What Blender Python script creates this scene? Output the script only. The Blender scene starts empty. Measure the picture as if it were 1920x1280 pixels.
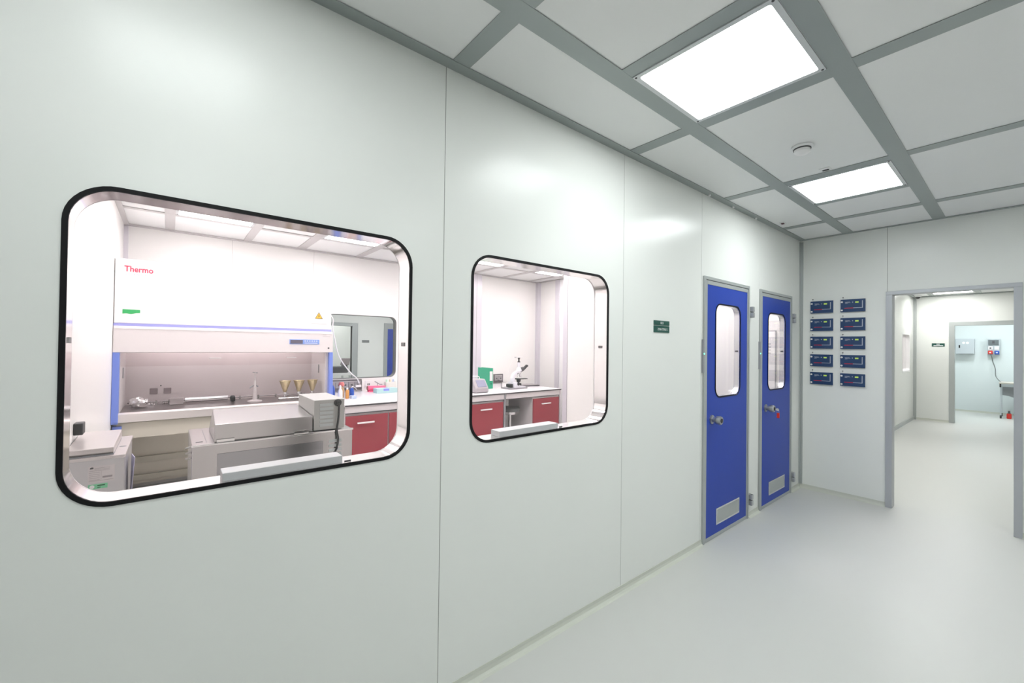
import bpy, bmesh, math, random
from mathutils import Vector, Matrix
random.seed(4)
SC = bpy.context.scene
COL = SC.collection
PI = math.pi
# ---------------------------------------------------------------- camera
CAMLOC = Vector((1.5972, 0.0, 1.5311))
yaw, pit, rol = 0.886513, 0.010313, 0.0127003
fw = Vector((-math.sin(yaw)*math.cos(pit), math.cos(yaw)*math.cos(pit), math.sin(pit)))
rt = Vector((math.cos(yaw), math.sin(yaw), 0)); up = rt.cross(fw)
r2 = rt*math.cos(rol)+up*math.sin(rol); u2 = -rt*math.sin(rol)+up*math.cos(rol)
cd = bpy.data.cameras.new('camera'); cam = bpy.data.objects.new('camera', cd); COL.objects.link(cam)
cd.sensor_fit = 'HORIZONTAL'; cd.sensor_width = 36.0; cd.lens = 785.46/1920*36.0
cd.clip_start = 0.02; cd.clip_end = 100
M4 = Matrix((r2, u2, -fw)).transposed().to_4x4(); M4.translation = CAMLOC
cam.matrix_world = M4
SC.camera = cam
# ---------------------------------------------------------------- world, exposure
w = bpy.data.worlds.new('world'); SC.world = w; w.use_nodes = True
w.node_tree.nodes['Background'].inputs[0].default_value = (0.8, 0.85, 0.9, 1)
w.node_tree.nodes['Background'].inputs[1].default_value = 0.05
SC.view_settings.view_transform = 'Standard'; SC.view_settings.look = 'None'
SC.view_settings.gamma = 1; SC.view_settings.use_curve_mapping = False
SC.view_settings.exposure = 1.42
# strengths of the luminous ceiling panels (W/m2/sr), room by room
E_COR, E_LAB, E_AIR, E_R2, E_R3, E_R4 = 6.4, 6.8, 8.2, 8.4, 11.0, 17.0
C_COR = (0.955, 1.0, 1.0); C_LAB = (1.0, 0.93, 0.94); C_COOL = (0.90, 0.98, 1.0); C_WARM = (1.0, 1.0, 0.98)
H = 2.747
YB = 5.464
# ---------------------------------------------------------------- materials
MATS = {}
def mat(name, col, rough=0.5, metal=0.0, spec=0.5, emit=None, es=0.0, bump=0.0, bscale=200.0, var=0.0, coat=0.0, vscale=3.0):
    if name in MATS: return MATS[name]
    m = bpy.data.materials.new(name); m.use_nodes = True; nt = m.node_tree
    b = nt.nodes['Principled BSDF']
    b.inputs['Base Color'].default_value = (*col, 1); b.inputs['Roughness'].default_value = rough
    b.inputs['Metallic'].default_value = metal; b.inputs['Specular IOR Level'].default_value = spec
    b.inputs['Coat Weight'].default_value = coat
    if emit: b.inputs['Emission Color'].default_value = (*emit, 1); b.inputs['Emission Strength'].default_value = es
    tc = nt.nodes.new('ShaderNodeTexCoord')
    if var > 0:
        n = nt.nodes.new('ShaderNodeTexNoise'); n.inputs['Scale'].default_value = vscale; n.inputs['Detail'].default_value = 3
        nt.links.new(tc.outputs['Object'], n.inputs['Vector'])
        mx = nt.nodes.new('ShaderNodeMix'); mx.data_type = 'RGBA'
        nt.links.new(n.outputs['Fac'], mx.inputs[0])
        mx.inputs[6].default_value = (*[c*(1-var) for c in col], 1); mx.inputs[7].default_value = (*[min(1, c*(1+var)) for c in col], 1)
        nt.links.new(mx.outputs[2], b.inputs['Base Color'])
    if bump > 0:
        n2 = nt.nodes.new('ShaderNodeTexNoise'); n2.inputs['Scale'].default_value = bscale; n2.inputs['Detail'].default_value = 2
        nt.links.new(tc.outputs['Object'], n2.inputs['Vector'])
        bp = nt.nodes.new('ShaderNodeBump'); bp.inputs['Strength'].default_value = bump; bp.inputs['Distance'].default_value = 0.002
        nt.links.new(n2.outputs['Fac'], bp.inputs['Height']); nt.links.new(bp.outputs[0], b.inputs['Normal'])
    MATS[name] = m; return m
def brushed(name, col, rough, stretch):
    m = mat(name, col, rough, 1.0); nt = m.node_tree; b = nt.nodes['Principled BSDF']
    tc = nt.nodes.new('ShaderNodeTexCoord'); mp = nt.nodes.new('ShaderNodeMapping'); mp.inputs['Scale'].default_value = stretch
    n = nt.nodes.new('ShaderNodeTexNoise'); n.inputs['Scale'].default_value = 6; n.inputs['Detail'].default_value = 4
    nt.links.new(tc.outputs['Object'], mp.inputs[0]); nt.links.new(mp.outputs[0], n.inputs['Vector'])
    r = nt.nodes.new('ShaderNodeMapRange'); r.inputs[3].default_value = rough*0.93; r.inputs[4].default_value = rough*1.08
    nt.links.new(n.outputs['Fac'], r.inputs[0]); nt.links.new(r.outputs[0], b.inputs['Roughness'])
    return m
def glassmat(name, tint=(0.97, 0.98, 0.975), refl=1.0):
    m = bpy.data.materials.new(name); m.use_nodes = True; nt = m.node_tree
    for n in list(nt.nodes): nt.nodes.remove(n)
    o = nt.nodes.new('ShaderNodeOutputMaterial'); mx = nt.nodes.new('ShaderNodeMixShader')
    t = nt.nodes.new('ShaderNodeBsdfTransparent'); t.inputs[0].default_value = (*tint, 1)
    g = nt.nodes.new('ShaderNodeBsdfGlossy'); g.inputs['Roughness'].default_value = 0.01
    lw = nt.nodes.new('ShaderNodeLayerWeight'); lw.inputs[0].default_value = 0.5
    p = nt.nodes.new('ShaderNodeMath'); p.operation = 'POWER'; p.inputs[1].default_value = 5
    q = nt.nodes.new('ShaderNodeMath'); q.operation = 'MULTIPLY_ADD'; q.inputs[1].default_value = 0.96*refl; q.inputs[2].default_value = 0.03*refl
    nt.links.new(lw.outputs['Facing'], p.inputs[0]); nt.links.new(p.outputs[0], q.inputs[0])
    nt.links.new(q.outputs[0], mx.inputs[0]); nt.links.new(t.outputs[0], mx.inputs[1]); nt.links.new(g.outputs[0], mx.inputs[2])
    nt.links.new(mx.outputs[0], o.inputs[0]); MATS[name] = m; return m
def lamp(name, col, s):
    m = mat(name, (0.9, 0.9, 0.9), 0.5, emit=col, es=s); return m
WALL = mat('wall_enamel', (0.808, 0.822, 0.793), 0.24, spec=0.20, bump=0.03, bscale=350, var=0.008)
WALLL = mat('laboratory_wall_enamel', (0.86, 0.85, 0.83), 0.32, spec=0.4, var=0.008)
CEIL = mat('ceiling_panel_white', (0.84, 0.845, 0.84), 0.45, spec=0.3, var=0.01)
GROOVE = mat('joint_sealant', (0.25, 0.255, 0.24), 0.6)
ALU = mat('anodised_aluminium', (0.44, 0.465, 0.46), 0.38, metal=0.35, spec=0.5, var=0.02)
ALUD = mat('ceiling_grid_aluminium', (0.35, 0.385, 0.38), 0.42, metal=0.25, spec=0.4, var=0.02)
ALUB = mat('bright_aluminium', (0.78, 0.78, 0.80), 0.22, metal=0.9)
LINING = mat('polished_reveal', (0.90, 0.88, 0.88), 0.10, metal=0.9)
LINE = mat('shadow_gap_rubber', (0.05, 0.05, 0.055), 0.6)
BLACK = mat('black_gasket', (0.008, 0.008, 0.009), 0.5, spec=0.2)
BLKP = mat('black_plastic', (0.02, 0.02, 0.022), 0.4)
GREYP = mat('grey_plastic', (0.30, 0.31, 0.33), 0.5)
DGREY = mat('dark_grey', (0.07, 0.07, 0.075), 0.45)
WHITE = mat('white_paint', (0.82, 0.82, 0.82), 0.35)
WHITEP = mat('white_plastic', (0.85, 0.84, 0.84), 0.4)
FLOOR = mat('poured_vinyl_floor', (0.60, 0.602, 0.58), 0.34, spec=0.22, var=0.012, bump=0.02, bscale=90, vscale=1.2)
COVE = mat('cove_vinyl', (0.60, 0.615, 0.55), 0.42, spec=0.35, var=0.01)
BLUE = mat('door_blue_laminate', (0.018, 0.058, 0.40), 0.36, spec=0.22, var=0.02)
HBLUE = mat('cabinet_blue_side', (0.16, 0.24, 0.66), 0.4)
LINEBLUE = mat('pale_blue_stripe', (0.36, 0.37, 0.75), 0.4)
STEEL = brushed('brushed_steel', (0.50, 0.49, 0.48), 0.26, (1, 10, 1))
STEELV = brushed('polished_steel', (0.72, 0.72, 0.71), 0.16, (2, 2, 30))
CHROME = mat('chrome', (0.75, 0.75, 0.76), 0.14, metal=1.0)
RED = mat('oxblood_laminate', (0.33, 0.050, 0.068), 0.4, spec=0.4, var=0.02)
TOPW = mat('white_worktop', (0.82, 0.80, 0.82), 0.25)
CREAM = mat('cream_panel', (0.58, 0.55, 0.47), 0.5, var=0.01)
HWHITE = mat('hood_white_enamel', (0.86, 0.85, 0.85), 0.3)
HCREAM = mat('hood_lower_fascia', (0.74, 0.70, 0.70), 0.35)
HGREY = mat('hood_interior_grey', (0.72, 0.66, 0.66), 0.35, spec=0.4, var=0.01)
GREEN = mat('green_sticker', (0.03, 0.42, 0.12), 0.5)
SIGNG = mat('sign_dark_green', (0.003, 0.075, 0.055), 0.35)
BINDG = mat('binder_green', (0.02, 0.36, 0.20), 0.5)
YEL = mat('warning_yellow', (0.85, 0.50, 0.04), 0.5)
PINK = mat('logo_pink_red', (0.75, 0.05, 0.12), 0.5)
NAVY = mat('navy_panel', (0.022, 0.055, 0.140), 0.35, spec=0.4, var=0.03)
REDL = mat('red_bar', (0.42, 0.02, 0.05), 0.4)
LCDY = mat('lcd_yellow_green', (0.45, 0.62, 0.12), 0.4, emit=(0.5, 0.75, 0.1), es=0.12)
SILV = mat('silver_print', (0.42, 0.45, 0.52), 0.4, metal=0.2)
TEXTG = mat('grey_print', (0.10, 0.13, 0.25), 0.5)
PRINTG = mat('label_print_grey', (0.35, 0.32, 0.33), 0.6)
LCDD = mat('dark_display', (0.13, 0.12, 0.16), 0.3)
BTNB = mat('blue_keypad', (0.22, 0.35, 0.75), 0.4)
GLASS = glassmat('window_glass', (0.985, 0.985, 0.985), 0.55)
GLASST = glassmat('tinted_glass', (0.90, 0.915, 0.915), 0.7)
GLASSC = glassmat('clear_sash_glass', (0.97, 0.95, 0.95), 0.7)
REDP = mat('red_plastic', (0.65, 0.03, 0.02), 0.4)
BLUEP = mat('blue_plastic', (0.02, 0.09, 0.45), 0.4)
PINKP = mat('pink_film', (0.85, 0.12, 0.25), 0.4)
TEAL = mat('pale_teal_card', (0.45, 0.68, 0.68), 0.5)
ORANGE = mat('orange_plastic', (0.65, 0.30, 0.08), 0.45)
BRASS = mat('pale_brass', (0.70, 0.60, 0.38), 0.25, metal=0.8)
LEDG = mat('green_indicator', (0.1, 0.6, 0.4), 0.4, emit=(0.1, 1.0, 0.5), es=1.6)
FOIL = mat('crumpled_foil', (0.8, 0.8, 0.8), 0.22, metal=1.0, bump=0.6, bscale=60)
BEIGE = mat('beige_laminate', (0.60, 0.56, 0.50), 0.5)
SCREEN = mat('meter_screen', (0.30, 0.31, 0.42), 0.25)
CASEG = mat('instrument_case', (0.42, 0.39, 0.41), 0.45)
SMOKEY = mat('smoked_cover', (0.16, 0.18, 0.19), 0.2)
CABG = mat('grey_steel_cabinet', (0.50, 0.54, 0.57), 0.4)
L_COR = lamp('corridor_light_panel', C_COR, E_COR); L_CORF = lamp('corridor_light_panel_boosted', C_COR, E_COR*1.05); L_CORR = lamp('corridor_light_panel_added', C_COR, E_COR*0.9); L_CORB = lamp('corridor_light_panel_dimmed', C_COR, E_COR*0.66); L_LAB = lamp('laboratory_light_panel', C_LAB, E_LAB)  # far panel boosted and rear panels dimmed to balance the wall brightness
L_AIR = lamp('airlock_light_panel', C_LAB, E_AIR); L_R2 = lamp('passage_light_panel', C_WARM, E_R2)
L_R3 = lamp('far_room_light_panel', C_COOL, E_R3); L_R4 = lamp('rear_room_light_panel', (1.0, 0.985, 1.0), E_R4)
# ---------------------------------------------------------------- mesh helpers (all coordinates are world metres)
class MB:
    def __init__(s): s.bm = bmesh.new()
    def box(s, x0, x1, y0, y1, z0, z1):
        v = [s.bm.verts.new(p) for p in ((x0,y0,z0),(x1,y0,z0),(x1,y1,z0),(x0,y1,z0),(x0,y0,z1),(x1,y0,z1),(x1,y1,z1),(x0,y1,z1))]
        for f in ((0,3,2,1),(4,5,6,7),(0,1,5,4),(1,2,6,5),(2,3,7,6),(3,0,4,7)): s.bm.faces.new([v[i] for i in f])
        return s
    def hexa(s, pts):     # 8 points in the same order as box
        v = [s.bm.verts.new(p) for p in pts]
        for f in ((0,3,2,1),(4,5,6,7),(0,1,5,4),(1,2,6,5),(2,3,7,6),(3,0,4,7)): s.bm.faces.new([v[i] for i in f])
        return s
    def loops(s, ls, closed=False, cap=True):
        L = [[s.bm.verts.new(p) for p in l] for l in ls]; n = len(L[0])
        R = range(len(L)) if closed else range(len(L)-1)
        for i in R:
            a, b = L[i], L[(i+1) % len(L)]
            for j in range(n): s.bm.faces.new((a[j], a[(j+1) % n], b[(j+1) % n], b[j]))
        if cap and not closed:
            s.bm.faces.new(L[0][::-1]); s.bm.faces.new(L[-1])
        return s
    def cyl(s, p0, p1, r0, r1=None, n=20, cap=True):
        r1 = r0 if r1 is None else r1
        p0, p1 = Vector(p0), Vector(p1); d = (p1-p0).normalized()
        a = d.orthogonal().normalized(); b = d.cross(a)
        ls = [[tuple(p+(a*math.cos(2*PI*i/n)+b*math.sin(2*PI*i/n))*r) for i in range(n)] for p, r in ((p0, r0), (p1, r1))]
        return s.loops(ls, cap=cap)
    def lathe(s, c, prof, axis=(0,0,1), n=28, cap=True):  # prof: (radius, height along axis)
        d = Vector(axis).normalized(); a = d.orthogonal().normalized(); b = d.cross(a); c = Vector(c)
        ls = [[tuple(c+d*h+(a*math.cos(2*PI*i/n)+b*math.sin(2*PI*i/n))*max(r, 1e-4)) for i in range(n)] for r, h in prof]
        return s.loops(ls, cap=cap)
    def tube(s, pts, r, n=10, smooth=6):
        P = [Vector(p) for p in pts]
        if smooth > 1 and len(P) > 2:
            Q = []
            for i in range(len(P)-1):
                p0 = P[max(i-1, 0)]; p1 = P[i]; p2 = P[i+1]; p3 = P[min(i+2, len(P)-1)]
                for k in range(smooth):
                    t = k/smooth
                    Q.append(0.5*((2*p1)+(p2-p0)*t+(2*p0-5*p1+4*p2-p3)*t*t+(3*p1-p0-3*p2+p3)*t**3))
            Q.append(P[-1]); P = Q
        a = None; ls = []
        for i, p in enumerate(P):
            d = (P[min(i+1, len(P)-1)]-P[max(i-1, 0)]).normalized()
            a = d.orthogonal().normalized() if a is None else (a-d*a.dot(d)).normalized()
            b = d.cross(a)
            ls.append([tuple(p+(a*math.cos(2*PI*j/n)+b*math.sin(2*PI*j/n))*r) for j in range(n)])
        return s.loops(ls)
    def poly(s, pts, off):   # prism: outline pts (3d) extruded by the vector off
        o = Vector(off); return s.loops([[tuple(p) for p in pts], [tuple(Vector(p)+o) for p in pts]])
def rr(u0, u1, v0, v1, r, n=8):      # rounded rectangle outline, ccw from the u0,v0 corner
    out = []
    for cx, cy, a in ((u0+r, v0+r, PI), (u1-r, v0+r, 1.5*PI), (u1-r, v1-r, 0), (u0+r, v1-r, 0.5*PI)):
        for k in range(n+1):
            t = a+PI/2*k/n; out.append((cx+r*math.cos(t), cy+r*math.sin(t)))
    return out
AX = {'x': lambda u, v, w: (w, u, v), 'y': lambda u, v, w: (u, w, v), 'z': lambda u, v, w: (u, v, w)}
def holed(mb, ax, rect, hole, w0, w1, r, n=8):   # slab from w0 to w1 across its thickness with a rounded hole
    F = AX[ax]; u0, u1, v0, v1 = rect; hp = rr(*hole, r, n); oc = [(u0, v0), (u1, v0), (u1, v1), (u0, v1)]
    hv = [[mb.bm.verts.new(F(*p, w)) for p in hp] for w in (w0, w1)]
    ov = [[mb.bm.verts.new(F(*p, w)) for p in oc] for w in (w0, w1)]
    N = len(hp); m = n+1
    for s in (0, 1):
        for c in range(4):
            for k in range(n): mb.bm.faces.new((ov[s][c], hv[s][c*m+k], hv[s][c*m+k+1]))
            d = (c+1) % 4
            mb.bm.faces.new((ov[s][c], hv[s][c*m+n], hv[s][d*m], ov[s][d]))
    for j in range(N): mb.bm.faces.new((hv[0][j], hv[0][(j+1) % N], hv[1][(j+1) % N], hv[1][j]))
    for j in range(4): mb.bm.faces.new((ov[0][j], ov[0][(j+1) % 4], ov[1][(j+1) % 4], ov[1][j]))
    return mb
def ring(mb, ax, outer, ro, inner, ri, w0, w1, n=8):   # rounded frame
    F = AX[ax]; o = rr(*outer, ro, n); i = rr(*inner, ri, n)
    ls = [[F(*p, w0) for p in o], [F(*p, w1) for p in o], [F(*p, w1) for p in i], [F(*p, w0) for p in i]]
    return mb.loops(ls, closed=True)
def rprism(mb, ax, rect, r, w0, w1, n=8):
    F = AX[ax]; o = rr(*rect, r, n); return mb.loops([[F(*p, w0) for p in o], [F(*p, w1) for p in o]])
ROOT = {}
SMOOTH = set()
def obj(name, mb, m, parent=None, bev=0.0, smooth=False, seg=2):
    bm = mb.bm; bmesh.ops.recalc_face_normals(bm, faces=bm.faces)
    if parent is None:
        xs = [v.co for v in bm.verts]
        o0 = Vector(((min(v.x for v in xs)+max(v.x for v in xs))/2, (min(v.y for v in xs)+max(v.y for v in xs))/2, min(v.z for v in xs)))
    else: o0 = ROOT[parent.name]
    bmesh.ops.translate(bm, verts=bm.verts, vec=-o0)
    me = bpy.data.meshes.new(name); bm.to_mesh(me); bm.free()
    if smooth:
        for p in me.polygons: p.use_smooth = True
    me.materials.append(m)
    o = bpy.data.objects.new(name, me); COL.objects.link(o)
    if parent is None: o.location = o0
    else: o.parent = parent
    ROOT[o.name] = o0
    if bev > 0:
        b = o.modifiers.new('bevel', 'BEVEL'); b.width = bev; b.segments = seg; b.limit_method = 'ANGLE'; b.angle_limit = math.radians(35)
    if smooth:
        e = o.modifiers.new('edges', 'EDGE_SPLIT'); e.split_angle = math.radians(38)
    return o
def tag(o, label, cat, group=None):
    o['label'] = label; o['category'] = cat
    if group: o['group'] = group
    return o
def thing(name, label, cat, loc, group=None):
    o = bpy.data.objects.new(name, None); o.empty_display_size = 0.05; COL.objects.link(o); o.location = loc
    ROOT[o.name] = Vector(loc); return tag(o, label, cat, group)
def root_s(name, loc):
    o = bpy.data.objects.new(name, None); o.empty_display_size = 0.05; COL.objects.link(o); o.location = loc
    ROOT[o.name] = Vector(loc); o['kind'] = 'structure'; return o
def struct(name, mb, m, bev=0.0):
    o = obj(name, mb, m, None, bev); o['kind'] = 'structure'; return o
def dup(root, delta, label=None, group=None):
    r = root.copy(); COL.objects.link(r); r.location = root.location+Vector(delta); ROOT[r.name] = ROOT[root.name]+Vector(delta)
    if label: r['label'] = label
    if group: r['group'] = group
    for ch in list(root.children):
        c = ch.copy(); COL.objects.link(c); c.parent = r
        for g in list(ch.children):
            d = g.copy(); COL.objects.link(d); d.parent = c
    return r
def text(name, s, size, origin, u, v, m, parent, ext=0.0006, width=None, align='LEFT', bold=0.0):
    cu = bpy.data.curves.new(name, 'FONT'); cu.body = s; cu.size = size; cu.extrude = ext; cu.align_x = align; cu.offset = bold
    t = bpy.data.objects.new(name, cu); COL.objects.link(t); bpy.context.view_layer.update()
    me = bpy.data.meshes.new_from_object(t.evaluated_get(bpy.context.evaluated_depsgraph_get()))
    bpy.data.objects.remove(t); bpy.data.curves.remove(cu)
    u = Vector(u).normalized(); v = Vector(v).normalized(); nn = u.cross(v); o0 = ROOT[parent.name]
    w_ = max(p.co.x for p in me.vertices)-min(p.co.x for p in me.vertices); k = width/w_ if width else 1
    for p in me.vertices: p.co = Vector(origin)+u*p.co.x*k+v*p.co.y+nn*p.co.z-o0
    me.materials.clear(); me.materials.append(m); me.name = name
    o = bpy.data.objects.new(name, me); COL.objects.link(o); o.parent = parent; ROOT[o.name] = o0
    return o
B = lambda *a: MB().box(*a)
# ================================================================ SHELL
struct('floor', B(-9.2, 4.3, -4.6, 16.2, -0.1, 0.0), FLOOR)
struct('ceiling', B(-9.2, 4.3, -4.6, 16.2, H+0.002, H+0.12), CEIL)
# --- left wall (facing the corridor), built of joined sandwich panels
W1 = (-0.226, 0.768, 1.075, 1.958); W2 = (1.059, 2.056, 1.075, 1.958); GI = 0.010
h1 = (W1[0]+GI, W1[1]-GI, W1[2]+GI, W1[3]-GI); h2 = (W2[0]+GI, W2[1]-GI, W2[2]+GI, W2[3]-GI); RH = 0.10
g = 0.0016; TW = 0.10
mb = MB()
for a, b in ((-4.5, -2.95), (-2.95, -1.66), (-1.66, -0.37), (2.2, 3.202)): mb.box(-TW, 0, a+g, b-g, 0, H)
holed(mb, 'x', (-0.37+g, 0.914-g, 0, H), h1, -TW, 0, RH)
holed(mb, 'x', (0.914+g, 2.2-g, 0, H), h2, -TW, 0, RH)
mb.box(-TW, 0, 3.202+g, 3.229, 0, H); mb.box(-TW, 0, 3.229, 4.081, 2.10, H); mb.box(-TW, 0, 4.081, 4.324-g, 0, H)
mb.box(-TW, 0, 4.324+g, 5.176, 2.10, H); mb.box(-TW, 0, 5.176, YB, 0, H)
struct('wall_left', mb, WALL)
mb = MB()
for s in (-2.95, -1.66, -0.37, 0.914, 2.2, 3.202): mb.box(-TW+0.01, -0.0012, s-g, s+g, 0.04, H)
mb.box(-TW+0.01, -0.0012, 4.324-g, 4.324+g, 2.11, H)
struct('trim_1', mb, GROOVE)
# --- far wall with the open passage
mb = MB()
S5 = 0.736
mb.box(-0.1, S5-g, YB, YB+0.1, 0, H); mb.box(S5+g, 1.575, YB, YB+0.1, 2.10, H); mb.box(1.575, 4.3, YB, YB+0.1, 0, H)
struct('wall_far', mb, WALL)
struct('trim_2', B(S5-g, S5+g, YB+0.0012, YB+0.09, 2.1, H), GROOVE)
struct('wall_right', B(4.2, 4.3, -4.5, YB, 0, H), WALL)
struct('wall_back', B(-0.1, 4.3, -4.6, -4.5, 0, H), WALL)
# --- cove skirting
def cove_y(name, x, y0, y1, side, h=0.045):    # runs along y, wall at x, room on side
    mb = MB(); pr = [(0, 0), (0.028, 0), (0.016, 0.004), (0.007, 0.012), (0.003, 0.026), (0.003, h), (0, h)]
    mb.loops([[(x+side*a, y0, z) for a, z in pr], [(x+side*a, y1, z) for a, z in pr]]); return struct(name, mb, COVE)
def cove_x(name, y, x0, x1, side, h=0.045):
    mb = MB(); pr = [(0, 0), (0.028, 0), (0.016, 0.004), (0.007, 0.012), (0.003, 0.026), (0.003, h), (0, h)]
    mb.loops([[(x0, y+side*a, z) for a, z in pr], [(x1, y+side*a, z) for a, z in pr]]); return struct(name, mb, COVE)
cove_y('baseboard_left', 0, -4.5, 3.228, 1); cove_y('baseboard_left', 0, 4.082, 4.326, 1); cove_y('baseboard_left', 0, 5.177, YB, 1)
cove_x('baseboard_far', YB, 0, 0.728, -1); cove_x('baseboard_far', YB, 1.582, 4.2, -1); cove_y('baseboard_right', 4.2, -4.5, YB, -1)
# --- corner post and wall head trims
def bar(name, *a, m=ALUD): return struct(name, B(*a), m)
bar('trim_3', 0.0, 0.030, YB-0.012, YB, 0.045, H-0.02, m=ALU)
bar('trim_3', 0.0, 0.012, YB-0.030, YB-0.012, 0.045, H-0.02, m=ALU)
bar('trim_4', 0.0, 0.056, -4.5, YB-0.001, H-0.004, H)
bar('trim_5', 0.056, 4.2, YB-0.045, YB, H-0.004, H); bar('trim_5', 4.15, 4.2, -4.5, YB-0.045, H-0.004, H)
# --- ceiling grid
zb_, zt_ = H-0.0025, H
for x0, x1 in ((0.392, 0.478), (1.056, 1.140)): bar('trim_6', x0, x1, -4.5, YB-0.045, zb_, zt_)
bar('trim_6', 2.08, 2.165, -4.5, YB-0.045, zb_, zt_); bar('trim_6', 2.745, 2.83, -4.5, YB-0.045, zb_, zt_)
SEG = ((0.056, 0.392), (0.478, 1.056), (1.140, 2.08), (2.165, 2.745), (2.83, 4.15))
for y0, y1 in ((-4.17, -4.085), (-2.90, -2.815), (-1.625, -1.54), (-0.355, -0.27), (0.915, 0.998), (2.178, 2.268), (3.450, 3.535), (4.742, 4.83)):
    for a, b in SEG: bar('trim_7', a, b, y0, y1, zb_+0.0005, zt_)
for y0, y1 in ((1.515, 1.59), (4.145, 4.215), (-0.43, -0.355), (-2.33, -2.255)):
    bar('trim_8', 0.478, 1.056, y0, y1, zb_+0.0005, zt_)
# --- luminous ceiling panels
def light_panel(x0, x1, y0, y1, lm, label, group=None, fr=0.022, name='ceiling_light'):
    t = thing(name, label, 'ceiling light', ((x0+x1)/2, (y0+y1)/2, H), group)
    ROOT[t.name] = Vector(t.location)
    mb = MB(); ring(mb, 'z', (x0, x1, y0, y1), 0.004, (x0+fr, x1-fr, y0+fr, y1-fr), 0.012, H-0.006, H, 4)
    f = obj('frame', mb, mat('light_frame_white', (0.66, 0.68, 0.69), 0.35, metal=0.2), t)
    for x in (x0+fr/2, x1-fr/2):
        for y in (y0+fr/2, y1-fr/2):
            obj('screw', MB().cyl((x, y, H-0.008), (x, y, H-0.006), 0.005, n=12), DGREY, t)
    mb = MB(); rprism(mb, 'z', (x0+fr, x1-fr, y0+fr, y1-fr), 0.012, H-0.005, H-0.001, 4)
    obj('diffuser', mb, lm, t); return t
light_panel(0.480, 1.054, 1.592, 2.176, L_COR, 'large square luminous ceiling panel nearest the camera at the top of the photo')
light_panel(0.480, 1.054, 3.537, 4.143, L_CORF, 'square luminous ceiling panel farther down the corridor, beyond the smoke detector')
for y in (-0.27, -4.085):
    light_panel(0.480, 1.054, y+0.002, y+0.576, L_CORB, 'luminous ceiling panel behind the camera over the corridor', 'luminous corridor panels behind the camera')
for y in (1.592, 3.545, -0.268):  # invented off-frame row, added to even out light on the walls
    light_panel(2.168, 2.742, y, y+0.58, L_CORR, 'added unseen luminous panel of the right-hand ceiling row, evening out the wall light', 'added right-hand row of luminous corridor panels')
# --- windows of the left wall
def rwindow(name, hole, clip_y, tray):
    y0, y1, z0, z1 = hole
    t = root_s(name, (0, (y0+y1)/2, z0))
    mb = MB(); ring(mb, 'x', (y0, y1, z0, z1), RH, (y0+0.002, y1-0.002, z0+0.002, z1-0.002), RH-0.002, -0.096, -0.004, 10)
    obj('reveal_lining', mb, LINING, t, smooth=True)
    mb = MB(); ring(mb, 'x', (y0-GI, y1+GI, z0-GI, z1+GI), RH+GI, (y0+0.0025, y1-0.0025, z0+0.0025, z1-0.0025), RH-0.0025, -0.003, 0.003, 10)
    obj('gasket', mb, BLACK, t)
    for a, b, nm in ((-0.008, -0.003, 'outer_pane'), (-0.097, -0.092, 'inner_pane')):
        mb = MB(); rprism(mb, 'x', (y0+0.002, y1-0.002, z0+0.002, z1-0.002), RH-0.002, a, b, 10); obj(nm, mb, GLASS, t)
    mb = MB(); ring(mb, 'x', (y0-GI, y1+GI, z0-GI, z1+GI), RH+GI, (y0+0.001, y1-0.001, z0+0.001, z1-0.001), RH-0.001, -0.104, -0.097, 10)
    obj('inner_gasket', mb, WHITEP, t)
    if tray:
        a, b = tray
        obj('desiccant_tray', B(-0.086, -0.014, a, b, z0+0.002, 1.114), mat('tray_grey', (0.58, 0.58, 0.59), 0.4), t, 0.002)
        obj('tray_clip', B(-0.012, -0.009, b+0.006, b+0.03, z0+0.003, z0+0.010), DGREY, t)
    for yy, s in ((y0, 1), (y1, -1)):
        obj('spacer_clip', B(-0.064, -0.036, min(yy+s*0.002, yy+s*0.005), max(yy+s*0.002, yy+s*0.005), 1.523, 1.539), mat('clip_grey', (0.28, 0.26, 0.26), 0.5), t)
    return t
rwindow('window_1', h1, 0, (0.135, 0.505)); rwindow('window_2', h2, 0, (1.245, 1.645))
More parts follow.
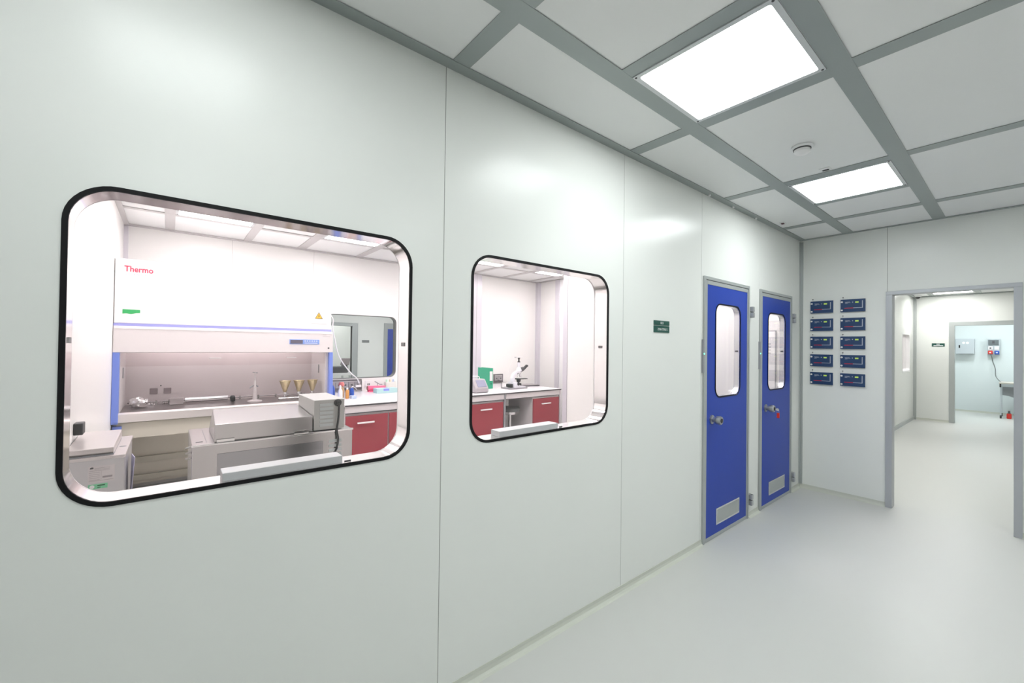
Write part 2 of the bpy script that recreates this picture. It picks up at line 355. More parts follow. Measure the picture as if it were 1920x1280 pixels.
# --- blue doors
def blue_door(name, y0, y1, knob_y, win, vent, keys):
    t = root_s(name, (0, (y0+y1)/2, 0)); z1 = 2.10
    mb = MB()
    for a in ((y0, y0+0.026, 0, z1), (y1-0.026, y1, 0, z1), (y0+0.026, y1-0.026, z1-0.026, z1)): mb.box(-0.098, 0.014, a[0], a[1], a[2], a[3])
    obj('door_frame', mb, ALU, t, 0.002)
    mb = MB(); mb.box(-0.05, 0.002, y0+0.026, y0+0.030, 0.004, z1-0.026); mb.box(-0.05, 0.002, y1-0.030, y1-0.026, 0.004, z1-0.026); mb.box(-0.05, 0.002, y0+0.030, y1-0.030, z1-0.030, z1-0.026)
    obj('door_seal', mb, LINE, t)
    a, b = y0+0.030, y1-0.030
    mb = MB(); mb.box(-0.045, 0.010, a, a+0.026, 0.004, z1-0.030); mb.box(-0.045, 0.010, b-0.016, b, 0.004, z1-0.030)
    mb.box(-0.045, 0.010, a+0.026, b-0.016, z1-0.062, z1-0.030); mb.box(-0.045, 0.010, a+0.026, b-0.016, 0.004, 0.032)
    obj('leaf_edge', mb, ALU, t, 0.0015)
    mb = MB(); holed(mb, 'x', (a+0.026, b-0.016, 0.032, z1-0.062), win, -0.042, 0.007, 0.075)
    leaf = obj('leaf', mb, BLUE, t)
    w0, w1, v0, v1 = win
    mb = MB(); ring(mb, 'x', (w0-0.010, w1+0.010, v0-0.010, v1+0.010), 0.085, (w0, w1, v0, v1), 0.075, 0.006, 0.011); obj('gasket', mb, BLACK, t)
    mb = MB(); ring(mb, 'x', (w0, w1, v0, v1), 0.075, (w0+0.002, w1-0.002, v0+0.002, v1-0.002), 0.073, -0.042, 0.004); obj('reveal_lining', mb, ALUB, t, smooth=True)
    for p, q in ((0.0, 0.004), (-0.040, -0.036)):
        mb = MB(); rprism(mb, 'x', (w0+0.002, w1-0.002, v0+0.002, v1-0.002), 0.073, p, q); obj('window_pane', mb, GLASS, t)
    obj('spacer_clip', B(-0.030, -0.006, w1-0.006, w1-0.002, 1.50, 1.515), DGREY, t)
    n0, n1, m0, m1 = vent
    mb = MB(); ring(mb, 'x', vent, 0.002, (n0+0.012, n1-0.012, m0+0.012, m1-0.012), 0.001, 0.006, 0.013, 2)
    v = obj('vent_grille', mb, ALUB, t)
    mb = MB(); k = 8
    for i in range(k):
        z = m0+0.012+(m1-m0-0.024)*(i+0.5)/k; d = (m1-m0-0.024)/k
        mb.hexa([(0.007, n0+0.012, z-d*0.5), (0.012, n0+0.012, z-d*0.5), (0.012, n1-0.012, z-d*0.5), (0.007, n1-0.012, z-d*0.5),
                 (0.007, n0+0.012, z+d*0.35), (0.008, n0+0.012, z+d*0.35), (0.008, n1-0.012, z+d*0.35), (0.007, n1-0.012, z+d*0.35)])
    obj('louvre', mb, ALU, v)
    zk = 0.962
    mb = MB(); mb.lathe((0.007, knob_y, zk), [(0.036, 0), (0.036, 0.008), (0.022, 0.012), (0.021, 0.034), (0.032, 0.040), (0.035, 0.064), (0.031, 0.078), (0.014, 0.080)], (1, 0, 0))
    kn = obj('door_knob', mb, mat('satin_knob', (0.42, 0.43, 0.44), 0.3, metal=0.9), t, smooth=True)
    obj('key_cylinder', MB().cyl((0.086, knob_y, zk), (0.089, knob_y, zk), 0.018), BLKP, kn)
    if keys:
        mb = MB(); mb.box(0.089, 0.105, knob_y-0.0012, knob_y+0.0012, zk-0.006, zk+0.006); mb.lathe((0.112, knob_y-0.001, zk-0.004), [(0.013, 0), (0.013, 0.002)], (0, 1, 0), 14)
        obj('key', mb, CHROME, kn)
        obj('key_ring', MB().tube([(0.112+0.012*math.cos(q), knob_y+0.004, zk-0.022+0.014*math.sin(q)) for q in [i*2*PI/12 for i in range(13)]], 0.001, 6, 2), CHROME, kn)
        obj('key_fob', B(0.100, 0.124, knob_y+0.012, knob_y+0.018, zk-0.085, zk-0.034), REDP, kn, 0.003)
    for zc in (1.865, 0.163):
        mb = MB(); mb.box(0.0, 0.008, y1-0.004, y1+0.056, zc-0.050, zc+0.050)
        hg = obj('hinge', mb, ALU, t, 0.002)
        for q0, q1 in ((-0.050, -0.003), (0.003, 0.050)):
            obj('hinge_knuckle', B(0.008, 0.040, y1+0.006, y1+0.044, zc+q0, zc+q1), mat('satin_hinge', (0.50, 0.51, 0.52), 0.3, metal=0.7), hg, 0.007)
        obj('hinge_pin', MB().cyl((0.024, y1+0.025, zc-0.050), (0.024, y1+0.025, zc+0.050), 0.010), DGREY, hg)
    mb = MB(); mb.box(0.0, 0.0165, y0-0.016, y0-0.001, 1.34, 1.60)
    ls = obj('interlock_strip', mb, GREYP, t)
    obj('green_indicator', MB().lathe((0.0165, y0-0.008, 1.488), [(0.006, 0), (0.005, 0.003)], (1, 0, 0), 12), LEDG, ls)
    return t
blue_door('door_1', 3.229, 4.081, 3.372, (3.432, 3.885, 1.138, 1.890), (3.452, 3.885, 0.100, 0.232), False)
blue_door('door_2', 4.327, 5.176, 4.470, (4.527, 4.976, 1.133, 1.882), (4.552, 4.977, 0.101, 0.232), True)
# --- passage frame in the far wall
def portal(name, x0, x1, y, zt, fw_, dp, m=ALU, hd=None):
    hd = hd or fw_
    t = root_s(name, ((x0+x1)/2, y, 0)); mb = MB()
    for a in ((x0, x0+fw_), (x1-fw_, x1)): mb.box(a[0], a[1], y-0.014, y+dp+0.014, 0, zt-hd)
    mb.box(x0, x1, y-0.014, y+dp+0.014, zt-hd, zt)
    obj('door_frame', mb, m, t, 0.003); return t
PALU = mat('portal_aluminium', (0.46, 0.475, 0.505), 0.38, metal=0.3, var=0.02)
portal('door_3', 0.728, 1.583, YB, 2.111, 0.048, 0.1, PALU, 0.034)
# ================================================================ ROOM BEYOND (passage) and far room
struct('wall_passage_left', MB().box(-0.1, 0, YB+0.1, 11.62, 0, H).box(-0.1, 0, 12.50, 13.1, 0, H).box(-0.1, 0, 11.62, 12.50, 0, 1.08).box(-0.1, 0, 11.62, 12.50, 1.905, H), WALL)
struct('wall_passage_right', B(3.4, 3.5, YB+0.1, 13.0, 0, H), WALL)
PX0, PX1 = 0.555, 1.75
struct('wall_passage_far', MB().box(-0.1, PX0+0.06, 13.0, 13.1, 0, H).box(PX0+0.06, PX1-0.06, 13.0, 13.1, 2.10, H).box(PX1-0.06, 3.4, 13.0, 13.1, 0, H), WALL)
portal('door_4', PX0, PX1, 13.0, 2.165, 0.085, 0.1)
cove_x('baseboard_passage_far', 13.0, 0.03, PX0, -1); 
bar('trim_9', 0.0, 0.02, YB+0.1, 12.96, 0, 0.07, m=ALU)
bar('trim_10', 0.0, 0.05, 12.955, 13.0, 0, H-0.02, m=ALU)
bar('trim_11', 0.0, 0.05, YB+0.1, 12.955, H-0.02, H); bar('trim_11', 0.05, 3.4, 12.95, 13.0, H-0.02, H)
for x0, x1 in ((0.27, 0.345), (0.95, 1.03), (1.75, 1.83)): bar('trim_12', x0, x1, YB+0.1, 12.95, H-0.006, H)
for y in (6.8, 8.1, 9.4, 10.7, 11.85):
    for a, b in ((0.05, 0.27), (0.345, 0.95), (1.03, 1.75), (1.83, 3.4)): bar('trim_12', a, b, y, y+0.085, H-0.0055, H)
for i, y in enumerate((12.00, 8.2, 6.0)):
    light_panel(0.350, 0.946, y, y+0.59, L_R2, 'narrow-looking luminous ceiling panel just under the top of the open passage' if i == 0 else 'luminous passage ceiling panel hidden above the open doorway', None if i == 0 else 'luminous passage panels above the doorway head')
light_panel(1.90, 2.5, 9.0, 9.6, L_R2, 'luminous panel at the right side of the passage ceiling')
# side window in passage
t = root_s('window_3', (0, 12.06, 1.08))
mb = MB(); ring(mb, 'x', (11.62, 12.50, 1.08, 1.905), 0.004, (11.65, 12.47, 1.11, 1.875), 0.05, -0.1, 0.004); obj('window_frame', mb, WHITE, t)
mb = MB(); rprism(mb, 'x', (11.64, 12.48, 1.10, 1.885), 0.05, -0.055, -0.05); obj('pane', mb, GLASS, t)
struct('wall_side_room', MB().box(-1.3, -1.2, 10.6, 13.1, 0, H).box(-1.2, -0.1, 10.6, 10.7, 0, H).box(-1.2, -0.1, 13.0, 13.1, 0, H), WALLL)
light_panel(-0.9, -0.4, 11.4, 12.2, L_LAB, 'luminous ceiling panel of the side room behind the passage window')
# sign on passage far wall
t = thing('wall_sign', 'small dark green door sign on the far wall seen through the open passage', 'sign', (0.393, 13.0, 1.633))
obj('sign_plate', B(0.294, 0.492, 12.994, 13.0, 1.633, 1.703), SIGNG, t)
obj('sign_lettering', MB().box(0.365, 0.415, 12.9925, 12.994, 1.676, 1.692).box(0.32, 0.468, 12.9925, 12.994, 1.647, 1.662), WHITE, t)
# dome camera
t = thing('dome_camera', 'small black dome camera on the passage ceiling in the left corner', 'security camera', (0.10, 12.72, H))
obj('housing', MB().lathe((0.10, 12.72, H-0.001), [(0.060, 0), (0.058, -0.025), (0.048, -0.030)], n=24), WHITE, t, smooth=True)
obj('dome', MB().lathe((0.10, 12.72, H-0.030), [(0.044, 0), (0.040, -0.02), (0.025, -0.036), (0.006, -0.042)], n=24), BLKP, t, smooth=True)
# far room
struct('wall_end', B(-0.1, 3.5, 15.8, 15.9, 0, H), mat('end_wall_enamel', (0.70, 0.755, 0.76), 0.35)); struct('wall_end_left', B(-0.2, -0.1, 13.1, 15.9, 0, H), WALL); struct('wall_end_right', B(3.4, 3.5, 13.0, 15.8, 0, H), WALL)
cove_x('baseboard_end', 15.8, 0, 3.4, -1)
light_panel(0.6, 1.2, 14.2, 14.8, L_R3, 'luminous ceiling panel hidden above the far room doorway', 'luminous far room panels'); light_panel(2.0, 2.6, 14.2, 14.8, L_R3, 'luminous ceiling panel hidden above the far room doorway', 'luminous far room panels')
t = thing('electrical_cabinet', 'light grey steel cabinet with black lock on the far room wall', 'electrical cabinet', (0.64, 15.8, 1.468))
obj('body', B(0.46, 0.789, 15.62, 15.8, 1.468, 1.857), CABG, t, 0.004)
dr = obj('door', B(0.468, 0.781, 15.61, 15.62, 1.480, 1.845), CABG, t, 0.003)
obj('lock', B(0.52, 0.545, 15.60, 15.61, 1.625, 1.695), BLKP, dr, 0.004)
for x in (0.60, 0.665):
    obj('bright_sticker', MB().lathe((x+0.005, 15.6095, 1.752), [(0.028, 0), (0.028, -0.001)], (0, 1, 0), 20), WHITE, dr)
t = thing('socket_station', 'grey wall socket station with red and blue sockets and a plugged-in cable', 'socket', (1.10, 15.8, 1.445))
obj('housing', B(1.0, 1.201, 15.70, 15.8, 1.445, 1.85), CABG, t, 0.006)
cv = obj('breaker_cover', B(1.016, 1.186, 15.68, 15.70, 1.70, 1.83), SMOKEY, t, 0.006)
obj('breaker', B(1.08, 1.12, 15.672, 15.68, 1.74, 1.80), DGREY, cv)
obj('white_socket', B(1.014, 1.088, 15.675, 15.70, 1.585, 1.665), WHITE, t, 0.006)
obj('socket_hole', MB().lathe((1.051, 15.675, 1.625), [(0.018, 0), (0.018, -0.002)], (0, 1, 0), 16), DGREY, t)
obj('blank_plate', B(1.114, 1.188, 15.69, 15.70, 1.585, 1.665), WHITEP, t, 0.003)
for x0, m_ in ((1.010, REDP), (1.116, BLUEP)):
    s_ = obj('red_socket' if m_ is REDP else 'blue_socket', B(x0, x0+0.078, 15.66, 15.70, 1.470, 1.560), m_, t, 0.01)
    obj('socket_flap', MB().lathe((x0+0.039, 15.66, 1.515), [(0.032, 0), (0.030, -0.025)], (0, 1, 0), 20), m_, s_)
    obj('emblem', B(x0+0.024, x0+0.054, 15.632, 15.635, 1.505, 1.525), WHITEP, s_)
tag(obj('power_cable', MB().tube([(1.05, 15.64, 1.49), (1.075, 15.66, 1.40), (1.09, 15.74, 1.28), (1.125, 15.75, 1.13), (1.135, 15.70, 0.95), (1.19, 15.4, 0.86), (1.24, 15.2, 0.82)], 0.008, 8), mat('grey_cable', (0.16, 0.17, 0.17), 0.5), smooth=True), 'thin grey cable running from the red wall socket down to the far table', 'cable')
t = thing('work_table', 'beige-topped grey metal table on castors in the far room', 'table', (1.75, 15.1, 0))
obj('table_top', B(1.21, 2.3, 14.83, 15.5, 0.80, 0.83), BEIGE, t, 0.004)
obj('top_rail', B(1.245, 2.27, 14.85, 14.89, 0.735, 0.80), CABG, t)
obj('corner_cap', B(1.218, 1.245, 14.845, 14.89, 0.72, 0.80), BLKP, t, 0.003)
obj('modesty_panel', MB().poly([(1.25, 15.42, 0.735), (1.25, 15.42, 0.505), (1.35, 15.42, 0.49), (1.46, 15.42, 0.44), (2.25, 15.42, 0.44), (2.25, 15.42, 0.735)], (0, 0.02, 0)), GREYP, t)
for x, y in ((1.225, 14.86), (2.255, 14.86), (1.225, 15.44), (2.255, 15.44)):
    lg = obj('leg', B(x, x+0.024, y, y+0.03, 0.075, 0.735), CABG, t)
    obj('castor', MB().cyl((x-0.002, y+0.015, 0.0375), (x+0.026, y+0.015, 0.0375), 0.0375), BLKP, lg)
t = thing('red_bottle', 'small red plastic container on the floor under the far table', 'bottle', (1.36, 14.95, 0))
obj('body', B(1.322, 1.398, 14.91, 14.99, 0, 0.12), REDP, t, 0.015); obj('cap', MB().lathe((1.36, 14.95, 0.12), [(0.028, 0), (0.018, 0.025), (0.018, 0.06)], n=16), DGREY, t)
tag(obj('pipe_coupling', MB().lathe((1.50, 15.1, 0.0), [(0.06, 0), (0.07, 0.05), (0.07, 0.20), (0.05, 0.26)], n=20), CABG, smooth=True), 'grey drum standing under the far table behind the red container', 'drum')
# ================================================================ CORRIDOR FITTINGS
t = thing('zone_sign', 'two-row dark green room sign on the corridor wall left of the blue doors', 'sign', (0, 2.638, 1.636))
for z0, z1 in ((1.686, 1.718), (1.636, 1.682)):
    obj('sign_plate', B(0, 0.005, 2.542, 2.735, z0, z1), SIGNG, t, 0.001)
text('upper_lettering', 'E03', 0.022, (0.0052, 2.638, 1.694), (0, 1, 0), (0, 0, 1), WHITE, t, 0.0003, 0.034, 'CENTER')
text('lower_lettering', 'ZONA STERILE C', 0.022, (0.0052, 2.648, 1.651), (0, 1, 0), (0, 0, 1), WHITE, t, 0.0003, 0.128, 'CENTER')
# door-monitor displays
names_v = ['top', 'second', 'middle', 'fourth', 'bottom']
def display(x0, z0, label):
    t = thing('pressure_display', label, 'display panel', (x0+0.102, YB, z0), 'blue pressure displays on the far wall')
    f = YB-0.022
    obj('housing', B(x0+0.004, x0+0.200, f+0.004, YB, z0+0.003, z0+0.127), GREYP, t)
    fa = obj('front_plate', B(x0, x0+0.204, f, f+0.005, z0, z0+0.130), NAVY, t, 0.001)
    e = f-0.0012
    for zz in (0.018, 0.104): obj('mounting_screw', MB().lathe((x0+0.012, f, z0+zz), [(0.0095, 0), (0.008, -0.003)], (0, 1, 0), 14), WHITEP, fa)
    obj('lcd', B(x0+0.122, x0+0.150, e, f, z0+0.090, z0+0.104), LCDY, fa)
    obj('status_lamp', MB().lathe((x0+0.101, f, z0+0.099), [(0.005, 0), (0.004, -0.002)], (0, 1, 0), 10), SILV, fa)
    obj('printed_lettering', MB().box(x0+0.038, x0+0.078, e+0.0005, f, z0+0.100, z0+0.104).box(x0+0.042, x0+0.085, e+0.0005, f, z0+0.093, z0+0.096).box(x0+0.038, x0+0.060, e+0.0005, f, z0+0.087, z0+0.090), SILV, fa)
    obj('red_bar', B(x0+0.034, x0+0.108, e, f, z0+0.035, z0+0.043), REDL, fa)
    obj('silver_line', MB().box(x0+0.104, x0+0.184, e, f, z0+0.037, z0+0.042).box(x0+0.177, x0+0.184, e, f, z0+0.042, z0+0.112), SILV, fa)
    obj('sensor_tube', MB().tube([(x0+0.018, YB-0.004, z0+0.130), (x0+0.018, YB-0.006, z0+0.150)], 0.0015, 6, 1), ALU, t)
    obj('sensor_tip', MB().lathe((x0+0.018, YB-0.0005, z0+0.152), [(0.005, 0), (0.005, -0.008)], (0, 1, 0), 12), DGREY, t)
    return t
first = display(0.104, 1.927, 'blue pressure display, top of the left column by the wall corner')
for c, x in ((0, 0.104), (1, 0.370)):
    for r in range(5):
        if c == 0 and r == 0: continue
        dup(first, (x-0.104, 0, -0.1922*r), 'blue pressure display, %s of the %s' % (names_v[r], 'left column by the wall corner' if c == 0 else 'right column nearer the open passage'))
# ceiling fittings
t = thing('smoke_detector', 'round white smoke detector on the ceiling between the two lit panels', 'smoke detector', (0.750, 2.92, H))
obj('base', MB().lathe((0.750, 2.92, H), [(0.056, 0), (0.055, -0.008), (0.048, -0.012)], n=32), WHITE, t, smooth=True)
obj('chamber', MB().lathe((0.750, 2.92, H-0.012), [(0.040, 0), (0.040, -0.006), (0.042, -0.0065), (0.042, -0.020), (0.030, -0.030), (0.008, -0.032)], n=32), WHITEP, t, smooth=True)
obj('vent_ring', MB().lathe((0.750, 2.92, H-0.0125), [(0.0455, 0), (0.0455, -0.006)], n=32), DGREY, t)
t = thing('ceiling_sensor', 'small white ceiling plate with dark slot before the farther lit panel', 'sensor', (0.744, 3.40, H))
obj('plate', B(0.715, 0.775, 3.370, 3.425, H-0.004, H+0.001), WHITE, t, 0.002); obj('sensor_slot', B(0.728, 0.764, 3.397, 3.412, H-0.008, H-0.004), BLKP, t)
t = thing('ceiling_sensor', 'tiny dark red sensor on the ceiling panel by the left wall', 'sensor', (0.117, 4.56, H))
obj('plate', B(0.095, 0.140, 4.53, 4.59, H-0.002, H+0.001), WHITE, t); obj('sensor_lens', B(0.106, 0.128, 4.545, 4.575, H-0.010, H-0.002), mat('dark_red_lens', (0.06, 0.004, 0.012), 0.3), t)
for i, (y, lb) in enumerate(((3.25, 'nearest of the three'), (3.675, 'middle one of the three'), (4.15, 'farthest of the three'))):
    tag(obj('ceiling_clip', B(0.028, 0.040, y-0.007, y+0.007, H-0.028, H-0.012), WHITE, None, 0.001), 'tiny white clip on the ceiling edge trim, '+lb, 'clip', 'white clips on the ceiling edge trim')
# ================================================================ LABORATORY SHELL
XB = -4.32; YL = -0.39
hb = (1.62, 2.603, 1.050, 1.935)
mb = MB(); mb.box(XB-0.1, XB, YL-0.1, 0.552-g, 0, H); holed(mb, 'x', (1.448+g, 2.80, 0, H), hb, XB-0.1, XB, 0.09)
mb.box(XB-0.1, XB, 0.552+g, 1.448-g, 0, H); mb.box(XB-0.1, XB, 2.80+2*g, YB+0.1, 0, H)
struct('wall_laboratory_back', mb, WALLL)
mb = MB()
for s in (0.552, 1.448): mb.box(XB-0.09, XB-0.0012, s-g, s+g, 0, H)
mb.box(XB-0.09, XB-0.0012, 2.80, 2.80+2*g, 0, H)
struct('trim_13', mb, mat('pale_joint', (0.5, 0.49, 0.48), 0.6))
struct('wall_laboratory_left', B(XB, -TW, YL-0.1, YL, 0, H), WALLL); struct('wall_laboratory_right', B(XB, -0.1, YB, YB+0.1, 0, H), WALLL)
struct('wall_laboratory_front', MB().box(-TW-0.004, -TW-0.001, YL, h1[0]-0.02, 0, H).box(-TW-0.004, -TW-0.001, h1[1]+0.02, h2[0]-0.02, 0, H).box(-TW-0.004, -TW-0.001, h2[1]+0.02, 3.20, 0, H).box(-TW-0.004, -TW-0.001, YL, 3.20, 0, h1[2]-0.02).box(-TW-0.004, -TW-0.001, YL, 3.20, h1[3]+0.02, H), WALLL)
LG = mat('laboratory_grid', (0.56, 0.54, 0.54), 0.4, metal=0.2)
LA = mat('laboratory_post_aluminium', (0.68, 0.66, 0.71), 0.35, metal=0.3)
bar('trim_14', XB, XB+0.035, YL, YL+0.035, 0, H-0.02, m=LA); bar('trim_15', XB, XB+0.045, YL, YB, H-0.015, H, m=LG); bar('trim_15', XB+0.045, -TW, YL, YL+0.04, H-0.015, H, m=LG)
bar('trim_15', XB+0.045, -1.37, YB-0.045, YB, H-0.015, H, m=LG)
bar('trim_16', XB, XB+0.05, 3.945, 4.11, 0, H-0.015, m=LA); bar('trim_16', XB+0.05, XB+0.053, 4.005, 4.010, 0, H-0.015, m=LINE if False else LG)
bar('trim_17', XB, XB+0.07, YB-0.07, YB, 0, H-0.015, m=LA)
bar('trim_18', -3.81, -3.71, YB-0.05, YB, 0, H-0.015, m=LA); bar('trim_18', -3.71, -3.61, YB-0.03, YB, 0, H-0.015, m=WHITE)
for x0 in (-3.59, -2.90, -2.25, -1.60, -0.90): bar('trim_19', x0, x0+0.058, YL+0.04, 3.1 if x0 > -1.4 else YB-0.045, H-0.006, H, m=LG)
RB = ((-0.06, 0.02), (0.655, 0.735), (1.235, 1.335), (1.972, 2.062), (2.62, 2.70), (3.26, 3.34), (3.895, 3.97), (4.525, 4.61), (5.16, 5.23))
XC = ((XB+0.045, -3.59), (-3.532, -2.90), (-2.842, -2.25), (-2.192, -1.60))
for y0, y1 in RB:
    for a, b in XC: bar('trim_20', a, b, y0, y1, H-0.0055, H, m=LG)
    if y1 < 3.1:
        for a, b in ((-1.542, -0.90), (-0.842, -TW-0.004)): bar('trim_20', a, b, y0, y1, H-0.0055, H, m=LG)
for i, (a, b, lb) in enumerate(((0.022, 0.653, 'first lit ceiling panel above the biosafety cabinet, left in the big window'), (1.337, 1.970, 'second lit ceiling panel, toward the upper right of the big window'),
                 (3.342, 3.893, 'lit laboratory panel at the upper left of the smaller window'), (4.612, 5.158, 'lit laboratory panel at the upper right of the smaller window'))):
    light_panel(-3.530, -2.902, a, b, L_LAB, lb, name='laboratory_light')
for a, b in ((0.022, 0.653), (1.337, 1.970)):
    light_panel(-2.19, -1.602, a, b, L_LAB, 'laboratory ceiling panel close behind the big window, above its top edge', 'laboratory panels hidden above the window heads', name='laboratory_light')
light_panel(-1.54, -0.902, 2.064, 2.618, L_LAB, 'added unseen laboratory ceiling panel between bath and airlock, brightening the airlock wall', name='laboratory_light')  # unseen panel added to brighten the airlock partition
light_panel(-2.19, -1.602, 3.342, 3.893, L_LAB, 'laboratory ceiling panel beside the airlock, above the window view', name='laboratory_light')
# airlocks
struct('wall_airlock_near', B(-1.37, -TW-0.004, 3.10, 3.16, 0, H), WALLL); struct('wall_airlock_end', MB().box(-1.37, -1.31, 3.16, 4.20, 0, H).box(-1.37, -1.31, 4.26, YB, 0, H).box(-1.37, -TW, 4.20, 4.26, 0, H), WALLL)
bar('trim_21', -1.376, -1.318, 3.094, 3.10, 0, H-0.001, m=LA); bar('trim_21', -1.376, -1.37, 3.10, 3.16, 0, H-0.001, m=LA)
light_panel(-1.0, -0.4, 3.38, 3.98, L_AIR, 'lit panel of the first airlock ceiling, hidden above the left blue door', name='airlock_light'); light_panel(-1.0, -0.4, 4.50, 5.10, L_AIR, 'lit panel of the second airlock ceiling, hidden above the right blue door', name='airlock_light')
t = thing('changing_locker', 'white built-in locker with thin dark outline and slots seen through the second blue door', 'locker', (-0.42, 5.45, 0))
obj('body', B(-0.60, -0.236, 5.450, 5.464, 0, 1.745), WHITE, t)
d_ = obj('door', B(-0.594, -0.242, 5.446, 5.450, 0.02, 1.739), WHITEP, t)
obj('dark_edging', MB().box(-0.600, -0.230, 5.447, 5.4505, 1.741, 1.748).box(-0.2395, -0.2325, 5.447, 5.4505, 0.02, 1.741), GREYP, d_)
for z in (1.592, 1.556, 1.520, 1.484): obj('vent_slot', B(-0.45, -0.285, 5.4445, 5.446, z-0.003, z+0.003), DGREY, d_)
# ================================================================ REAR ROOM seen through the back window
struct('wall_rear_far', MB().box(-8.3, -8.2, 0.2, 2.0, 0, H).box(-8.3, -8.2, 3.24, 6.2, 0, H).box(-8.3, -8.2, 2.0, 3.24, 1.935, H), WALL)
struct('wall_rear_side', MB().box(-8.3, XB-0.1, 0.1, 0.2, 0, H).box(-8.3, XB-0.1, 6.2, 6.3, 0, H).box(-9.2, -9.1, 1.0, 4.2, 0, H).box(-9.1, -8.3, 1.0, 1.1, 0, H).box(-9.1, -8.3, 4.1, 4.2, 0, H), WALL)
mb = MB(); mb.box(-8.31, -8.18, 1.92, 2.0, 0, 2.01).box(-8.31, -8.18, 3.24, 3.37, 0, 2.01).box(-8.31, -8.18, 2.0, 3.24, 1.935, 2.01)
t = root_s('door_5', (-8.25, 2.6, 0)); obj('door_frame', mb, ALU, t, 0.004)
t = root_s('door_6', (-8.2, 4.45, 0)); obj('door_frame', MB().box(-8.2, -8.17, 3.99, 4.08, 0, 2.04).box(-8.2, -8.17, 4.85, 4.93, 0, 2.04).box(-8.2, -8.17, 4.08, 4.85, 1.90, 2.04), ALU, t, 0.004); obj('leaf', B(-8.2, -8.178, 4.08, 4.85, 0.02, 1.90), BLUE, t)
tag(obj('wall_sign', B(-8.2, -8.19, 3.47, 3.638, 1.560, 1.622), mat('grey_sign', (0.17, 0.18, 0.18), 0.5)), 'small dark grey sign in the room behind the laboratory, seen through two windows', 'sign')
light_panel(-6.6, -6.0, 1.6, 2.2, L_R4, 'ceiling panel of the rear room behind the laboratory', 'rear room ceiling panels'); light_panel(-6.6, -6.0, 3.6, 4.2, L_R4, 'ceiling panel of the rear room behind the laboratory', 'rear room ceiling panels'); light_panel(-8.95, -8.5, 2.3, 2.8, L_R4, 'ceiling panel of the farthest rear room beyond its doorway')
t = thing('rear_table', 'pale table in the rear room under a dark box and a chair back', 'table', (-6.6, 2.2, 0))
obj('table_top', B(-6.9, -6.4, 1.6, 2.66, 0.94, 0.985), WHITE, t, 0.003)
for x in (-6.88, -6.44):
    for y in (1.62, 2.61): obj('leg', B(x, x+0.03, y, y+0.03, 0, 0.94), ALU, t)
tag(obj('dark_case', B(-6.80, -6.45, 1.9, 2.60, 0.985, 1.10), DGREY, None, 0.01), 'low dark case lying on the rear room table', 'case')
t = thing('rear_screen', 'brown-grey tilted screen standing on the dark case in the rear room', 'monitor', (-6.5, 2.57, 1.10))
obj('screen_panel', MB().hexa([(-6.53, 2.475, 1.13), (-6.50, 2.475, 1.13), (-6.50, 2.635, 1.13), (-6.53, 2.635, 1.13), (-6.56, 2.51, 1.255), (-6.53, 2.51, 1.255), (-6.53, 2.667, 1.255), (-6.56, 2.667, 1.255)]), mat('brown_grey_plastic', (0.20, 0.17, 0.17), 0.5), t, 0.008)
obj('stand', B(-6.54, -6.49, 2.50, 2.60, 1.10, 1.13), DGREY, t)
# back window unit
t = root_s('window_4', (XB, 2.11, hb[2]))
mb = MB(); ring(mb, 'x', hb, 0.09, (hb[0]+0.006, hb[1]-0.006, hb[2]+0.006, hb[3]-0.006), 0.084, XB-0.1, XB+0.003); obj('gasket', mb, mat('grey_gasket', (0.16, 0.16, 0.155), 0.5), t)
mb = MB(); rprism(mb, 'x', (hb[0]+0.004, hb[1]-0.004, hb[2]+0.004, hb[3]-0.004), 0.086, XB-0.05, XB-0.044); obj('pane', mb, GLASST, t)
# ================================================================ BIOSAFETY CABINET
HX = -3.45; HY0, HY1 = -0.386, 1.43
t = thing('biosafety_cabinet', 'big white biosafety cabinet with blue side posts and wide work opening', 'biosafety cabinet', (-3.85, 0.52, 0))
obj('upper_housing', B(XB+0.02, HX, HY0, HY1, 1.688, 2.262), HWHITE, t, 0.006)
obj('blue_stripe', B(XB+0.03, HX+0.004, HY0-0.002, HY1+0.002, 1.664, 1.688), LINEBLUE, t)
mb = MB(); mb.poly([(XB+0.02, HY0-0.001, 1.664), (HX+0.006, HY0-0.001, 1.664), (HX+0.022, HY0-0.001, 1.640), (HX+0.022, HY0-0.001, 1.43), (HX-0.05, HY0-0.001, 1.425), (HX-0.08, HY0-0.001, 1.45), (HX-0.10, HY0-0.001, 1.60), (XB+0.02, HY0-0.001, 1.60)], (0, HY1-HY0+0.018, 0))
lf = obj('lower_fascia', mb, HCREAM, t, 0.003)
obj('white_lip', B(HX+0.0225, HX+0.026, HY0+0.01, HY1+0.008, 1.640, 1.660), HWHITE, lf)
kp = obj('control_panel', B(HX+0.022, HX+0.028, 0.998, 1.30, 1.519, 1.572), BTNB, t, 0.002)
obj('display_window', B(HX+0.028, HX+0.030, 1.006, 1.128, 1.525, 1.566), LCDD, kp)
for i in range(6): obj('button', B(HX+0.028, HX+0.031, 1.146+0.024*i, 1.158+0.024*i, 1.550, 1.560), WHITE, kp)
obj('key_legend', B(HX+0.028, HX+0.029, 1.146, 1.28, 1.530, 1.535), HWHITE, kp)
obj('round_badge', MB().lathe((HX+0.022, 1.400, 1.478), [(0.010, 0), (0.010, 0.003)], (1, 0, 0), 14), DGREY, t)
obj('type_plate', MB().box(HX+0.022, HX+0.0235, 1.335, 1.375, 1.626, 1.630).box(HX+0.022, HX+0.0235, 1.335, 1.415, 1.606, 1.609), PRINTG, t)
